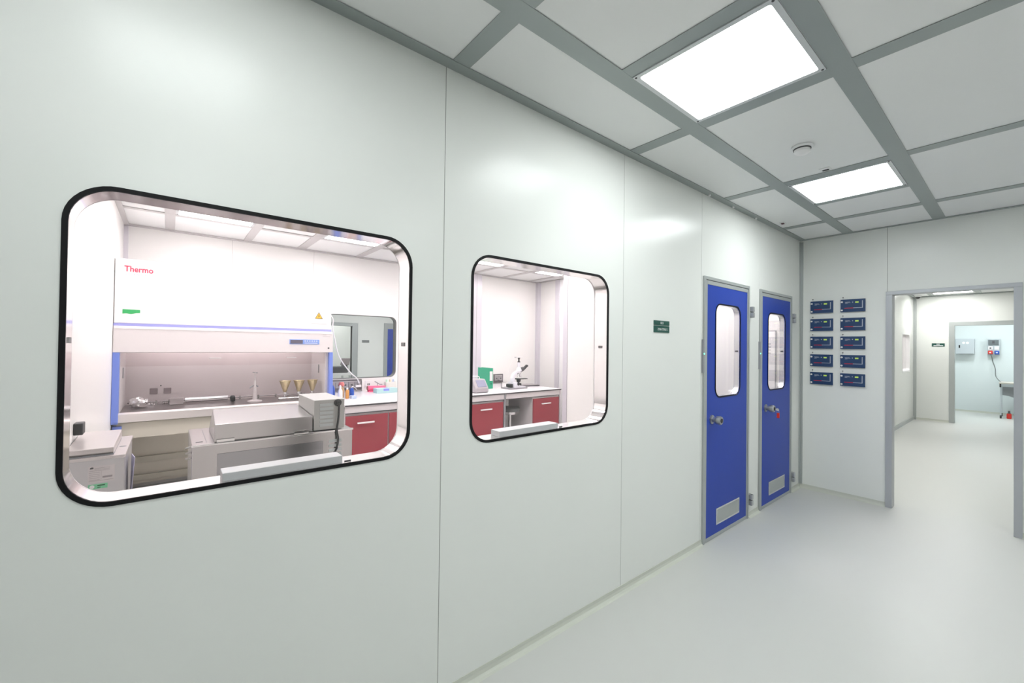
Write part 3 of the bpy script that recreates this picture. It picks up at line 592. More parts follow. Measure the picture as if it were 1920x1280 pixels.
text('brand_lettering', 'Thermo', 0.072, (HX+0.001, -0.325, 2.150), (0, 1, 0), (0, 0, 1), PINK, t, 0.0005, 0.195, bold=0.0015)
text('brand_small_lettering', 'S C I E N T I F I C', 0.024, (HX+0.001, -0.318, 2.117), (0, 1, 0), (0, 0, 1), mat('pale_grey_print', (0.45, 0.43, 0.52), 0.5), t, 0.0005, 0.18)
st = obj('green_sticker', B(HX, HX+0.0015, -0.332, -0.214, 1.770, 1.812), GREEN, t)
obj('sticker_wave', MB().poly([(HX+0.0015, -0.332, 1.757), (HX+0.0015, -0.214, 1.757), (HX+0.0015, -0.214, 1.783), (HX+0.0015, -0.245, 1.780), (HX+0.0015, -0.275, 1.770), (HX+0.0015, -0.305, 1.776), (HX+0.0015, -0.332, 1.772)], (0.001, 0, 0)), HWHITE, st)
yw = 1.297
ws = obj('warning_sign', MB().poly([(HX, yw-0.042, 1.808), (HX, yw+0.042, 1.808), (HX, yw, 1.884)], (0.0015, 0, 0)), DGREY, t)
obj('warning_field', MB().poly([(HX+0.0015, yw-0.035, 1.812), (HX+0.0015, yw+0.035, 1.812), (HX+0.0015, yw, 1.874)], (0.001, 0, 0)), YEL, ws)
obj('warning_symbol', MB().poly([(HX+0.0025, yw+0.004, 1.858), (HX+0.0025, yw-0.010, 1.836), (HX+0.0025, yw-0.002, 1.836), (HX+0.0025, yw-0.006, 1.817), (HX+0.0025, yw+0.010, 1.842), (HX+0.0025, yw+0.002, 1.842)], (0.001, 0, 0)), DGREY, ws)
obj('printed_note', B(HX, HX+0.001, 1.215, 1.385, 1.748, 1.754), mat('pale_print', (0.55, 0.53, 0.53), 0.5), t)
obj('interior_back', B(-4.13, -4.10, HY0+0.03, HY1-0.03, 0.88, 1.60), HGREY, t)
for y0, y1 in ((HY0+0.02, HY0+0.045), (HY1-0.045, HY1-0.02)): obj('interior_side', B(-4.10, HX-0.03, y0, y1, 0.88, 1.60), mat('hood_side_pale', (0.70, 0.67, 0.67), 0.4), t)
obj('added_work_lamp', B(-3.95, -3.90, HY0+0.15, HY1-0.15, 1.565, 1.595), lamp('added_lamp_tube', C_LAB, 3.6), t)  # unseen glowing tube added to brighten the hood interior
obj('sash', B(HX-0.075, HX-0.069, HY0+0.045, HY1-0.045, 1.30, 1.45), GLASSC, t)
for y in (0.30, 0.985): obj('sash_grip', MB().box(HX-0.069, HX-0.052, y, y+0.10, 1.368, 1.376), WHITE, t, 0.003)
for y in (-0.155, -0.045): obj('socket_cover', B(-4.10, -4.092, y, y+0.062, 0.985, 1.045), mat('mauve_grey', (0.30, 0.25, 0.26), 0.5), t, 0.003)
obj('wall_stud', MB().lathe((-4.10, -0.068, 1.07), [(0.007, 0), (0.006, 0.006)], (1, 0, 0), 12), DGREY, t)
for y in (HY0+0.046, HY1-0.049): obj('side_fitting', MB().tube([(-3.75, y, 1.28), (-3.75, y, 1.18)], 0.006, 8, 1), GREYP, t)
obj('work_surface', B(-4.10, HX+0.0, HY0+0.045, HY1-0.045, 0.865, 0.888), mat('steel_worktop_dull', (0.30, 0.27, 0.27), 0.28, metal=0.8), t, 0.002)
mb = MB(); mb.poly([(HX, HY0+0.02, 0.895), (HX+0.012, HY0+0.02, 0.897), (HX+0.035, HY0+0.02, 0.885), (HX+0.035, HY0+0.02, 0.812), (HX, HY0+0.02, 0.805)], (0, HY1-HY0-0.04, 0))
obj('armrest', mb, mat('pale_steel_armrest', (0.78, 0.74, 0.72), 0.30, metal=0.5), t, 0.004)
for y0, y1, yy in ((HY0-0.003, HY0+0.043, 0), (HY1-0.020, HY1+0.020, 1)):
    obj('blue_side_post', MB().poly([(XB+0.03, y0, 0.80), (HX+0.04, y0, 0.80), (HX+0.05, y0, 0.82), (HX+0.020, y0, 1.43), (XB+0.03, y0, 1.6)], (0, y1-y0, 0)), HBLUE, t, 0.004)
obj('lower_housing', B(XB+0.02, HX-0.02, HY0+0.03, HY1-0.03, 0.66, 0.80), CREAM, t)
for y in (HY0+0.005, HY1-0.065):
    lg = obj('stand_leg', MB().box(-4.2, -4.14, y, y+0.06, 0.06, 0.80).box(-3.56, -3.50, y, y+0.06, 0.06, 0.80).box(-4.14, -3.56, y, y+0.06, 0.06, 0.12), WHITE, t, 0.003)
    obj('blue_foot_block', B(-3.56, HX-0.0, y, y+0.06, 0.742, 0.775), HBLUE, lg)
    for x in (-4.17, -3.53): obj('foot', MB().cyl((x, y+0.03, 0), (x, y+0.03, 0.06), 0.022), BLKP, lg)
obj('rear_panel', B(-4.24, -4.20, HY0+0.03, HY1-0.03, 0.06, 0.66), mat('cream_rear_panel', (0.76, 0.71, 0.62), 0.5), t)
obj('rear_crossbar', B(-4.2, -4.16, HY0+0.065, HY1-0.065, 0.28, 0.34), CREAM, t)
obj('front_crossbar', B(-4.16, -4.14, HY0+0.065, HY1-0.065, 0.10, 0.16), CREAM, t)
# things inside the cabinet
mb = MB()
mb = MB(); bmesh.ops.create_icosphere(mb.bm, subdivisions=3, radius=0.062)
for v in mb.bm.verts:
    q = v.co.normalized(); k = 1+0.16*math.sin(q.x*9+1)*math.cos(q.y*8)+random.uniform(-0.07, 0.07)
    v.co = Vector((-3.80+v.co.x*k, -0.225+v.co.y*k*1.1, 0.889+max(0.0, 0.050+v.co.z*k*0.85)))
tag(obj('foil_ball', mb, FOIL), 'crumpled shiny foil bundle at the left end of the cabinet work surface', 'foil bundle')
o_ = tag(obj('chrome_tube', MB().tube([(-3.93, 0.13, 0.925), (-3.93, 0.50, 0.925)], 0.026, 16, 1), CHROME, smooth=True), 'shiny chrome cylinder lying at the back of the cabinet work surface', 'tube')
tag(obj('grey_block', B(-3.95, -3.87, 0.005, 0.115, 0.889, 0.955), mat('clear_grey_box', (0.42, 0.38, 0.38), 0.3), None, 0.004), 'small grey box left of the chrome cylinder in the cabinet', 'box')
tag(obj('black_stopper', B(-3.90, -3.84, 0.515, 0.56, 0.889, 0.95), BLKP, None, 0.012), 'small black block at the right end of the chrome cylinder', 'block')
o_ = thing('steel_rail', 'long thin steel rail with clips along the back of the cabinet work surface', 'rail', (-4.02, 0.2, 0.888))
obj('rail_bar', MB().tube([(-4.02, -0.32, 0.915), (-4.02, 1.30, 0.915)], 0.008, 10, 1), CHROME, o_)
for y in (-0.28, -0.10, 0.0, 0.62, 0.80, 0.98, 1.25): obj('rail_clip', B(-4.035, -4.005, y-0.008, y+0.008, 0.889, 0.928), STEEL, o_)
for i, y in enumerate((-0.06, -0.19)):
    tag(obj('spring_coil', MB().tube([(-3.96, y+0.004*k, 0.900+0.010*math.sin(k*1.6)) for k in range(20)], 0.004, 6, 2), CHROME, smooth=True), 'small coiled steel fitting %s in the cabinet' % ('beside the grey box' if i == 0 else 'next to the foil bundle'), 'fitting')
t = thing('filter_column', 'pale slender filter stand on a round base in the middle of the cabinet', 'filter stand', (-3.72, 0.725, 0.888))
PG = mat('pale_grey_polymer', (0.62, 0.58, 0.58), 0.4)
obj('round_base', MB().lathe((-3.72, 0.725, 0.888), [(0.070, 0), (0.070, 0.010), (0.030, 0.022)], n=28), PG, t, smooth=True)
obj('column', MB().lathe((-3.72, 0.725, 0.905), [(0.022, 0), (0.019, 0.10), (0.019, 0.14), (0.012, 0.15), (0.011, 0.21), (0.007, 0.215), (0.007, 0.30)], n=20), PG, t, smooth=True)
obj('clamp_arm', MB().tube([(-3.72, 0.675, 1.035), (-3.72, 0.70, 1.055), (-3.72, 0.725, 1.065), (-3.72, 0.755, 1.05)], 0.007, 8), GREYP, t)
obj('top_arm', MB().tube([(-3.72, 0.70, 1.208), (-3.72, 0.75, 1.20)], 0.005, 8, 1), GREYP, t)
def funnel(y, lb):
    t = thing('filter_funnel', lb, 'filter funnel', (-3.70, y, 0.888), 'steel funnels on the manifold')
    c = (-3.70, y, 0.0)
    obj('funnel_cup', MB().lathe(c, [(0.012, 0.975), (0.020, 0.985), (0.030, 1.02), (0.050, 1.075), (0.056, 1.098), (0.061, 1.100), (0.061, 1.104), (0.052, 1.102), (0.028, 1.02), (0.012, 0.990)], n=28, cap=True), BRASS, t, smooth=True)
    obj('stem', MB().lathe(c, [(0.020, 0.945), (0.022, 0.955), (0.018, 0.975)], n=20).tube([(-3.70, y, 0.950), (-3.70, y, 0.915)], 0.008, 10, 1), CHROME, t, smooth=True)
    obj('valve_lever', MB().tube([(-3.70, y, 0.935), (-3.67, y+0.02, 0.940), (-3.65, y+0.035, 0.952)], 0.005, 8), CHROME, t)
    return t
f0 = funnel(1.015, 'steel filter funnel, left of the three in the cabinet')
dup(f0, (0, 0.143, 0), 'steel filter funnel, middle of the three in the cabinet'); dup(f0, (0, 0.287, 0), 'steel filter funnel, right of the three in the cabinet')
t = thing('manifold', 'horizontal steel manifold carrying the three funnels', 'manifold', (-3.70, 1.13, 0.888))
obj('manifold_pipe', MB().tube([(-3.70, 0.95, 0.906), (-3.70, 1.34, 0.906)], 0.012, 12, 1), CHROME, t, smooth=True)
for y in (0.965, 1.087, 1.23, 1.325): obj('manifold_foot', MB().cyl((-3.70, y, 0.889), (-3.70, y, 0.905), 0.014), STEEL, t)
# white cable at the right of the cabinet
tag(obj('white_cable', MB().tube([(-3.95, 1.455, 1.98), (-4.0, 1.60, 1.86), (-4.05, 1.62, 1.74), (-4.10, 1.66, 1.60), (-4.18, 1.745, 1.36), (-4.22, 1.90, 1.15), (-4.235, 2.0, 1.06), (-4.245, 2.04, 0.985)], 0.008, 8), WHITEP, smooth=True), 'white cable hanging from the biosafety cabinet to the wall sockets', 'cable')
def socket_rail(y0, y1, z0, z1, lb):
    t = thing('socket_rail', lb, 'socket panel', (XB, (y0+y1)/2, z0))
    obj('rail_body', B(XB, XB+0.03, y0, y1, z0, z1), mat('grey_socket_rail', (0.13, 0.12, 0.125), 0.5), t, 0.002)
    n = max(2, int((y1-y0)/0.085)); d = (y1-y0-0.02)/n
    for i in range(n):
        f = obj('socket_module', B(XB+0.03, XB+0.033, y0+0.012+d*i, y0+0.004+d*(i+1), z0+0.035, z1-0.035), mat('mid_grey_module', (0.34, 0.32, 0.33), 0.5), t, 0.001)
        obj('socket_hole', B(XB+0.033, XB+0.034, y0+0.012+d*i+d*0.3, y0+0.004+d*(i+1)-d*0.3, (z0+z1)/2-0.012, (z0+z1)/2+0.010), DGREY, f)
    obj('label_strip', B(XB+0.03, XB+0.0315, y0+0.01, y1-0.02, z1-0.030, z1-0.022), mat('pale_label', (0.6, 0.58, 0.58), 0.5), t); return t
t = socket_rail(1.56, 2.093, 0.892, 1.038, 'dark grey wall socket panel behind the bench, right of the biosafety cabinet')
obj('white_plug', B(XB+0.033, XB+0.062, 2.00, 2.075, 0.930, 0.962), WHITEP, t, 0.004)
socket_rail(4.412, 4.608, 0.882, 1.030, 'dark grey wall socket panel behind the green binder and microscope')
t = thing('wall_switch', 'small white double switch on the back wall beside the socket panel', 'switch', (XB, 2.187, 0.93))
obj('plate', B(XB, XB+0.012, 2.146, 2.228, 0.930, 1.010), WHITE, t, 0.003)
for y in (2.178, 2.198): obj('rocker', B(XB+0.012, XB+0.016, y, y+0.012, 0.948, 0.972), DGREY, t)
tag(obj('trunking_drop', B(XB, XB+0.02, 2.098, 2.13, 0.87, 1.01), WHITEP, None, 0.003), 'narrow pale trunking upright between socket panel and switch', 'trunking')
# ================================================================ LAB BENCH
BT = 0.868; BF = -3.02
t = thing('worktop', 'long white worktop with dark edge over the red cabinets', 'worktop', (-3.7, 2.57, 0))
obj('top_slab', B(XB+0.01, BF, 1.465, 3.670, BT-0.018, BT), TOPW, t)
obj('dark_edge', B(BF, BF+0.003, 1.465, 3.670, BT-0.018, BT-0.001), DGREY, t)
obj('apron', B(BF-0.04, BF-0.012, 1.475, 3.66, 0.778, BT-0.018), mat('pale_apron', (0.66, 0.62, 0.63), 0.4), t)
obj('apron_lower_edge', B(BF-0.04, BF-0.008, 1.475, 3.66, 0.768, 0.778), DGREY, t)
obj('end_post', B(BF-0.05, BF-0.006, 3.645, 3.672, 0, BT-0.018), GREYP, t)
t = thing('worktop', 'shorter white worktop carrying the microscope above stool and right red cabinet', 'worktop', (-3.7, 4.22, 0))
obj('top_slab', B(XB+0.06, BF, 3.674, 4.775, BT-0.018, BT), TOPW, t)
obj('dark_edge', MB().box(BF, BF+0.003, 3.674, 4.778, BT-0.018, BT-0.001).box(XB+0.06, BF, 4.775, 4.778, BT-0.018, BT-0.001), DGREY, t)
obj('apron', B(BF-0.04, BF-0.012, 3.684, 4.752, 0.778, BT-0.018), MATS['pale_apron'], t)
obj('apron_lower_edge', B(BF-0.04, BF-0.010, 3.684, 4.70, 0.770, 0.778), DGREY, t)
obj('end_post', MB().box(BF-0.05, BF-0.006, 4.752, 4.772, 0, BT-0.018).box(XB+0.07, XB+0.12, 4.752, 4.772, 0, BT-0.018), mat('pale_leg', (0.55, 0.52, 0.54), 0.4), t)
def red_cab(y0, y1, lb, handle=True):
    t = thing('base_cabinet', lb, 'cabinet', (BF-0.3, (y0+y1)/2, 0), 'red bench cabinets')
    obj('carcass', B(BF-0.60, BF-0.034, y0, y1, 0.08, 0.762), mat('carcass_white', (0.70, 0.67, 0.68), 0.4), t)
    obj('plinth', B(BF-0.58, BF-0.08, y0+0.01, y1-0.01, 0, 0.08), GREYP, t)
    d = obj('door', B(BF-0.034, BF-0.014, y0+0.006, y1-0.006, 0.085, 0.742), RED, t, 0.002)
    yc = (y0+y1)/2-0.025; 
    obj('handle', MB().box(BF+0.006, BF+0.016, yc-0.095, yc+0.095, 0.655, 0.673).box(BF-0.014, BF+0.006, yc-0.085, yc-0.075, 0.660, 0.668).box(BF-0.014, BF+0.006, yc+0.075, yc+0.085, 0.660, 0.668), mat('pale_handle', (0.85, 0.83, 0.83), 0.3), d, 0.002)
    return t
red_cab(1.475, 1.958, 'red-fronted cabinet directly right of the steel bath in the big window'); red_cab(1.964, 2.52, 'red-fronted cabinet at the right edge of the big window'); red_cab(2.526, 3.06, 'red-fronted cabinet hidden behind the wall between the two windows')
red_cab(3.066, 3.642, 'red-fronted cabinet at the left of the smaller window'); red_cab(4.200, 4.750, 'red-fronted cabinet right of the stool in the smaller window')
struct('trim_22', B(XB+0.06, XB+0.08, 3.675, 4.19, 0.0, 0.76), mat('knee_space_back', (0.50, 0.50, 0.50), 0.5))
# stool
t = thing('lab_stool', 'round grey-topped steel stool in the knee space under the bench', 'stool', (-3.34, 4.0, 0))
sx, sy = -3.34, 4.005
obj('seat', MB().lathe((sx, sy, 0.545), [(0.14, 0), (0.15, 0.008), (0.15, 0.045), (0.135, 0.06), (0.02, 0.062)], n=36), mat('grey_vinyl', (0.19, 0.20, 0.20), 0.5), t, smooth=True)
obj('seat_rim', MB().lathe((sx, sy, 0.495), [(0.09, 0), (0.115, 0.01), (0.115, 0.05)], n=36), CHROME, t, smooth=True)
obj('column', MB().cyl((sx, sy, 0.08), (sx, sy, 0.50), 0.026), CHROME, t, smooth=True)
for i in range(5):
    a = i*2*PI/5+0.3; e = (sx+0.165*math.cos(a), sy+0.165*math.sin(a), 0.055)
    lg = obj('leg', MB().cyl((sx, sy, 0.095), e, 0.018, 0.012), CHROME, t)
    obj('foot', MB().cyl((e[0], e[1], 0), (e[0], e[1], 0.05), 0.016), BLKP, lg)
# instrument at left of small window
t = thing('benchtop_meter', 'small pale benchtop meter with sloped bluish screen in front of the binder', 'meter', (-3.32, 3.42, BT))
mb = MB(); mb.poly([(-3.20, 3.275, BT+0.006), (-3.20, 3.275, BT+0.065), (-3.29, 3.275, BT+0.185), (-3.42, 3.275, BT+0.185), (-3.42, 3.275, BT+0.006)], (0, 0.225, 0)); obj('case', mb, CASEG, t, 0.012)
obj('screen', MB().hexa([(-3.2120, 3.325, BT+0.082), (-3.2100, 3.325, BT+0.0845), (-3.2100, 3.475, BT+0.0845), (-3.2120, 3.475, BT+0.082), (-3.2790, 3.325, BT+0.170), (-3.2760, 3.325, BT+0.173), (-3.2760, 3.475, BT+0.173), (-3.2790, 3.475, BT+0.170)]), SCREEN, t)
obj('carry_handle', MB().tube([(-3.36, 3.30, BT+0.180), (-3.36, 3.315, BT+0.215), (-3.36, 3.43, BT+0.218), (-3.36, 3.445, BT+0.180)], 0.007, 8), WHITEP, t)
obj('foot_pad', B(-3.41, -3.21, 3.285, 3.49, BT, BT+0.006), DGREY, t)
obj('side_dial', MB().lathe((-3.33, 3.276, BT+0.11), [(0.030, 0), (0.028, -0.012)], (0, 1, 0), 20), DGREY, t)
t = thing('ring_binder', 'upright green lever arch binder with white spine label on the bench', 'binder', (-3.60, 3.80, BT))
bz = BT
# the binder stands turned a little, its spine toward the camera
def rot(p, c, a): x, y = p[0]-c[0], p[1]-c[1]; return (c[0]+x*math.cos(a)-y*math.sin(a), c[1]+x*math.sin(a)+y*math.cos(a), p[2])
def rbox(x0, x1, y0, y1, z0, z1, c, a):
    return MB().hexa([rot(p, c, a) for p in ((x0,y0,z0),(x1,y0,z0),(x1,y1,z0),(x0,y1,z0),(x0,y0,z1),(x1,y0,z1),(x1,y1,z1),(x0,y1,z1))])
bc = (-3.60, 3.84); ba = 0.0
obj('cover', rbox(-3.90, -3.598, 3.794, 3.799, bz, bz+0.315, bc, ba), BINDG, t); obj('cover', rbox(-3.90, -3.598, 3.863, 3.868, bz, bz+0.315, bc, ba), BINDG, t)
sp = obj('spine', rbox(-3.604, -3.598, 3.799, 3.863, bz, bz+0.315, bc, ba), BINDG, t)
obj('white_spine_label', rbox(-3.598, -3.5965, 3.806, 3.857, bz+0.120, bz+0.265, bc, ba), WHITE, sp)
obj('finger_ring', MB().lathe(rot((-3.597, 3.831, bz+0.075), bc, ba), [(0.010, 0), (0.010, 0.002)], (math.cos(ba), math.sin(ba), 0), 16), BLKP, sp)
obj('paper_block', rbox(-3.88, -3.61, 3.802, 3.855, bz+0.008, bz+0.300, bc, ba), WHITEP, t)
# microscope
mc = (-3.45, 4.19); MW = mat('microscope_white', (0.78, 0.78, 0.83), 0.3)
t = thing('microscope', 'white trinocular microscope with black eyepieces and camera on top', 'microscope', (-3.45, 4.2, BT))
X = -3.45
mb = MB(); mb.poly([(X-0.09, 4.11, BT), (X-0.09, 4.35, BT), (X-0.09, 4.345, BT+0.028), (X-0.09, 4.22, BT+0.050), (X-0.09, 4.17, BT+0.10), (X-0.09, 4.115, BT+0.10)], (0.18, 0, 0)); obj('base', mb, MW, t, 0.01)
mb = MB(); mb.poly([(X-0.03, 4.115, BT+0.09), (X-0.03, 4.17, BT+0.09), (X-0.03, 4.165, BT+0.19), (X-0.03, 4.22, BT+0.235), (X-0.03, 4.30, BT+0.245), (X-0.03, 4.30, BT+0.275), (X-0.03, 4.20, BT+0.270), (X-0.03, 4.135, BT+0.225), (X-0.03, 4.112, BT+0.16)], (0.06, 0, 0)); obj('arm', mb, MW, t, 0.008)
obj('head', MB().lathe((X, 4.265, BT+0.262), [(0.046, 0), (0.046, 0.02), (0.032, 0.05), (0.027, 0.062)], n=24), MW, t, smooth=True)
obj('photo_tube', MB().lathe((X, 4.262, BT+0.30), [(0.022, 0), (0.022, 0.115)], n=20), MW, t, smooth=True)
cm = obj('camera_adapter', MB().lathe((X, 4.262, BT+0.405), [(0.024, 0), (0.024, 0.010), (0.012, 0.018), (0.012, 0.050), (0.022, 0.066), (0.022, 0.072)], n=20), BLKP, t, smooth=True)
obj('camera', B(X-0.03, X+0.03, 4.205, 4.325, BT+0.477, BT+0.492), WHITEP, t, 0.004)
obj('usb_plug', B(X-0.008, X+0.008, 4.175, 4.205, BT+0.480, BT+0.490), GREYP, t)
hd = MB(); hd.poly([(X-0.035, 4.265, BT+0.262), (X-0.035, 4.285, BT+0.245), (X-0.035, 4.34, BT+0.268), (X-0.035, 4.39, BT+0.305), (X-0.035, 4.375, BT+0.335), (X-0.035, 4.31, BT+0.320)], (0.07, 0, 0)); obj('binocular_head', hd, DGREY, t, 0.012)
for x, dy in ((X-0.026, 0.022), (X+0.026, -0.005)):
    ep = obj('eyepiece', MB().cyl((x, 4.36+dy, BT+0.305), (x, 4.425+dy, BT+0.352), 0.016), BLKP, t, smooth=True)
    obj('eye_lens', MB().cyl((x, 4.425+dy, BT+0.352), (x, 4.427+dy, BT+0.3535), 0.010), SCREEN, ep)
obj('nosepiece', MB().lathe((X, 4.262, BT+0.245), [(0.038, 0), (0.040, -0.012), (0.024, -0.028)], n=24), CHROME, t, smooth=True)
for a in (-0.6, 0.35, 1.4, 2.5): obj('objective', MB().cyl((X+0.02*math.sin(a), 4.262+0.022*math.cos(a), BT+0.222), (X+0.038*math.sin(a), 4.262+0.045*math.cos(a), BT+0.175), 0.011, 0.006, 14), CHROME, t, smooth=True)
obj('stage', B(X-0.075, X+0.075, 4.165, 4.385, BT+0.142, BT+0.154), BLKP, t, 0.002)
obj('slide_holder', B(X-0.03, X+0.05, 4.23, 4.33, BT+0.154, BT+0.160), CHROME, t)
obj('condenser', MB().lathe((X, 4.262, BT+0.142), [(0.034, 0), (0.034, -0.03), (0.024, -0.05)], n=24), BLKP, t, smooth=True)
obj('illuminator', MB().lathe((X, 4.275, BT+0.040), [(0.036, 0), (0.034, 0.030), (0.026, 0.038)], n=24), BLKP, t, smooth=True)
obj('focus_knob', MB().lathe((X+0.09, 4.185, BT+0.075), [(0.026, -0.05), (0.026, 0.0), (0.015, 0.004), (0.015, 0.022)], (1, 0, 0), 24), BLKP, t, smooth=True)
obj('lamp_housing', B(X-0.04, X+0.05, 4.04, 4.11, BT+0.028, BT+0.075), BLKP, t, 0.008)
obj('base_plate', B(X-0.10, X+0.12, 3.99, 4.345, BT, BT+0.018), mat('steel_grey_plate', (0.33, 0.32, 0.34), 0.3, metal=0.4), t, 0.004)
tag(obj('camera_cable', MB().tube([(X, 4.18, BT+0.485), (X-0.02, 4.14, BT+0.44), (X-0.03, 4.11, BT+0.33), (X-0.05, 4.09, BT+0.18), (X-0.06, 4.07, BT+0.06), (X-0.11, 4.03, BT+0.012), (X-0.16, 3.98, BT+0.006)], 0.003, 6), WHITEP, smooth=True), 'thin white cable looping down from the camera on the microscope', 'cable')
tag(obj('black_power_lead', MB().tube([(XB+0.035, 4.48, 0.93), (XB+0.20, 4.44, BT+0.035), (-3.95, 4.30, BT+0.009), (-3.70, 4.12, BT+0.009), (-3.58, 4.03, BT+0.009)], 0.004, 6), BLKP, smooth=True), 'thin black power lead from the wall sockets to the microscope', 'cable')
t = thing('laptop', 'closed dark grey laptop lying flat right of the microscope', 'laptop', (-3.66, 4.64, BT))
lc = (-3.66, 4.64); la = math.radians(-14)
obj('base_shell', rbox(-3.79, -3.54, 4.475, 4.80, BT, BT+0.014, lc, la), DGREY, t, 0.004); obj('lid', rbox(-3.79, -3.54, 4.475, 4.80, BT+0.015, BT+0.023, lc, la), mat('laptop_lid', (0.24, 0.22, 0.23), 0.3), t, 0.004)
t = thing('spectacles', 'thin pair of pale spectacles lying behind the closed laptop', 'spectacles', (-4.0, 4.78, BT))
obj('frame', MB().tube([(-4.0, 4.70, BT+0.004), (-4.0, 4.73, BT+0.022), (-4.0, 4.765, BT+0.010), (-3.98, 4.77, BT+0.010)], 0.0025, 6), GREYP, t); obj('temple', MB().tube([(-4.0, 4.70, BT+0.015), (-3.90, 4.70, BT+0.015)], 0.002, 6, 1), GREYP, t)
# ---- small items on the left bench
def bottle(x, y, prof, m, cap, capm, lb, name='reagent_bottle'):
    t = thing(name, lb, 'bottle', (x, y, BT)); obj('body', MB().lathe((x, y, BT), prof, n=20), m, t, smooth=True); z = prof[-1][1]
    obj('cap', MB().lathe((x, y, BT+z), cap, n=16), capm, t, smooth=True); return t
bottle(-3.72, 1.640, [(0.032, 0), (0.034, 0.02), (0.034, 0.11), (0.018, 0.14)], mat('amber_plastic', (0.48, 0.30, 0.14), 0.4), [(0.030, 0), (0.036, 0.02), (0.024, 0.05)], mat('coral_plastic', (0.72, 0.20, 0.18), 0.4), 'amber bottle with round coral red cap beside the biosafety cabinet')
bottle(-3.55, 1.575, [(0.024, 0), (0.028, 0.03), (0.026, 0.10), (0.012, 0.13)], WHITE, [(0.012, 0), (0.012, 0.03), (0.004, 0.04)], WHITEP, 'small white spray bottle in front of the amber bottle')
bottle(-3.60, 1.672, [(0.020, 0), (0.022, 0.02), (0.022, 0.09), (0.010, 0.11)], ORANGE, [(0.012, 0), (0.012, 0.02)], WHITEP, 'small orange bottle between the white and the blue bottles')
t = thing('wash_bottle', 'blue wash bottle with bent nozzle at the right of the small bottles', 'bottle', (-3.70, 1.760, BT))
obj('body', MB().lathe((-3.70, 1.760, BT), [(0.022, 0), (0.028, 0.02), (0.026, 0.085), (0.014, 0.115)], n=20), BLUEP, t, smooth=True)
obj('nozzle', MB().tube([(-3.70, 1.76, BT+0.11), (-3.70, 1.765, BT+0.130), (-3.70, 1.80, BT+0.115), (-3.70, 1.82, BT+0.09)], 0.004, 8), WHITEP, t)
tag(obj('tip_box', B(-3.60, -3.52, 1.70, 1.76, BT, BT+0.035), mat('clear_blue', (0.5, 0.6, 0.75), 0.3), None, 0.004), 'tiny clear bluish box in front of the blue wash bottle', 'box')
tag(obj('blue_canister', MB().lathe((-3.66, 1.50, BT), [(0.045, 0), (0.048, 0.02), (0.045, 0.12), (0.03, 0.16)], n=20), BLUEP, smooth=True), 'blue canister standing against the right blue post of the cabinet', 'canister')
t = thing('film_roll', 'pink and red roll package lying at the back of the bench', 'roll', (-4.15, 2.24, BT))
obj('roll', MB().cyl((-4.15, 2.125, BT+0.052), (-4.15, 2.37, BT+0.046), 0.034), PINKP, t, smooth=True); obj('end_core', MB().cyl((-4.15, 2.119, BT+0.052), (-4.15, 2.125, BT+0.052), 0.030), mat('brown_red', (0.40, 0.14, 0.12), 0.5), t)
obj('cradle', B(-4.18, -4.12, 2.13, 2.36, BT, BT+0.02), PINKP, t)
t = thing('glove_box', 'pale teal cardboard glove box with blue print on the bench', 'box', (-3.98, 2.33, BT))
obj('carton', B(-4.04, -3.90, 2.16, 2.45, BT, BT+0.062), TEAL, t, 0.002); obj('blue_print', B(-3.90, -3.899, 2.25, 2.33, BT+0.03, BT+0.058), mat('violet_print', (0.25, 0.28, 0.8), 0.5), t)
obj('glove_slot', MB().lathe((-3.97, 2.31, BT+0.062), [(0.03, 0), (0.028, 0.002)], n=18), mat('violet_print', (0.25, 0.28, 0.8), 0.5), t)
tag(obj('metal_rod', MB().tube([(-4.25, 2.26, BT+0.135), (-4.215, 2.32, BT+0.092)], 0.006, 8, 1).tube([(-4.215, 2.32, BT+0.092), (-4.17, 2.34, BT+0.094)], 0.006, 8, 1).cyl((-4.235, 2.3, BT), (-4.235, 2.3, BT+0.108), 0.004), GREYP), 'thin grey tool leaning on the pink roll by the wall', 'tool')
t = thing('tube_rack', 'pale translucent rack with coloured tubes behind the glove box', 'rack', (-4.22, 2.48, BT))
obj('rack_body', B(-4.26, -4.18, 2.40, 2.56, BT, BT+0.12), mat('milky_plastic', (0.78, 0.77, 0.72), 0.3), t, 0.004)
for i, c in enumerate(('pale_green', 'pale_yellow', 'pale_blue')):
    obj('tube', MB().cyl((-4.22, 2.425+0.05*i, BT+0.12), (-4.22, 2.425+0.05*i, BT+0.155), 0.012, n=12), mat(c, ((0.5, 0.8, 0.6), (0.85, 0.75, 0.5), (0.5, 0.6, 0.8))[i], 0.4), t)
# ================================================================ STEEL BATH in front
t = thing('steel_bath', 'large stainless steel bath with hinged lid close behind the big window', 'laboratory bath', (-1.6, 0.53, 0))
TX0, TX1, TY0, TY1, TZ = -1.88, -1.31, 0.102, 0.975, 0.955
obj('tank_body', B(TX0, TX1, TY0, TY1, 0.30, TZ), STEEL, t, 0.004)
obj('rolled_rim', MB().box(TX1-0.004, TX1+0.006, TY0-0.004, TY1+0.004, TZ-0.010, TZ+0.003), STEELV, t, 0.003)
obj('front_reflection', B(TX1, TX1+0.003, 0.218, 0.786, 0.34, 0.895), mat('dark_reflection_steel', (0.34, 0.34, 0.35), 0.22, metal=1.0), t, 0.001)  # dark reflection on the tank front, drawn as a darker steel plate
for x in (TX0+0.03, TX1-0.03):
    for y in (TY0+0.03, TY1-0.03): obj('leg', B(x-0.02, x+0.02, y-0.02, y+0.02, 0, 0.30), STEEL, t)
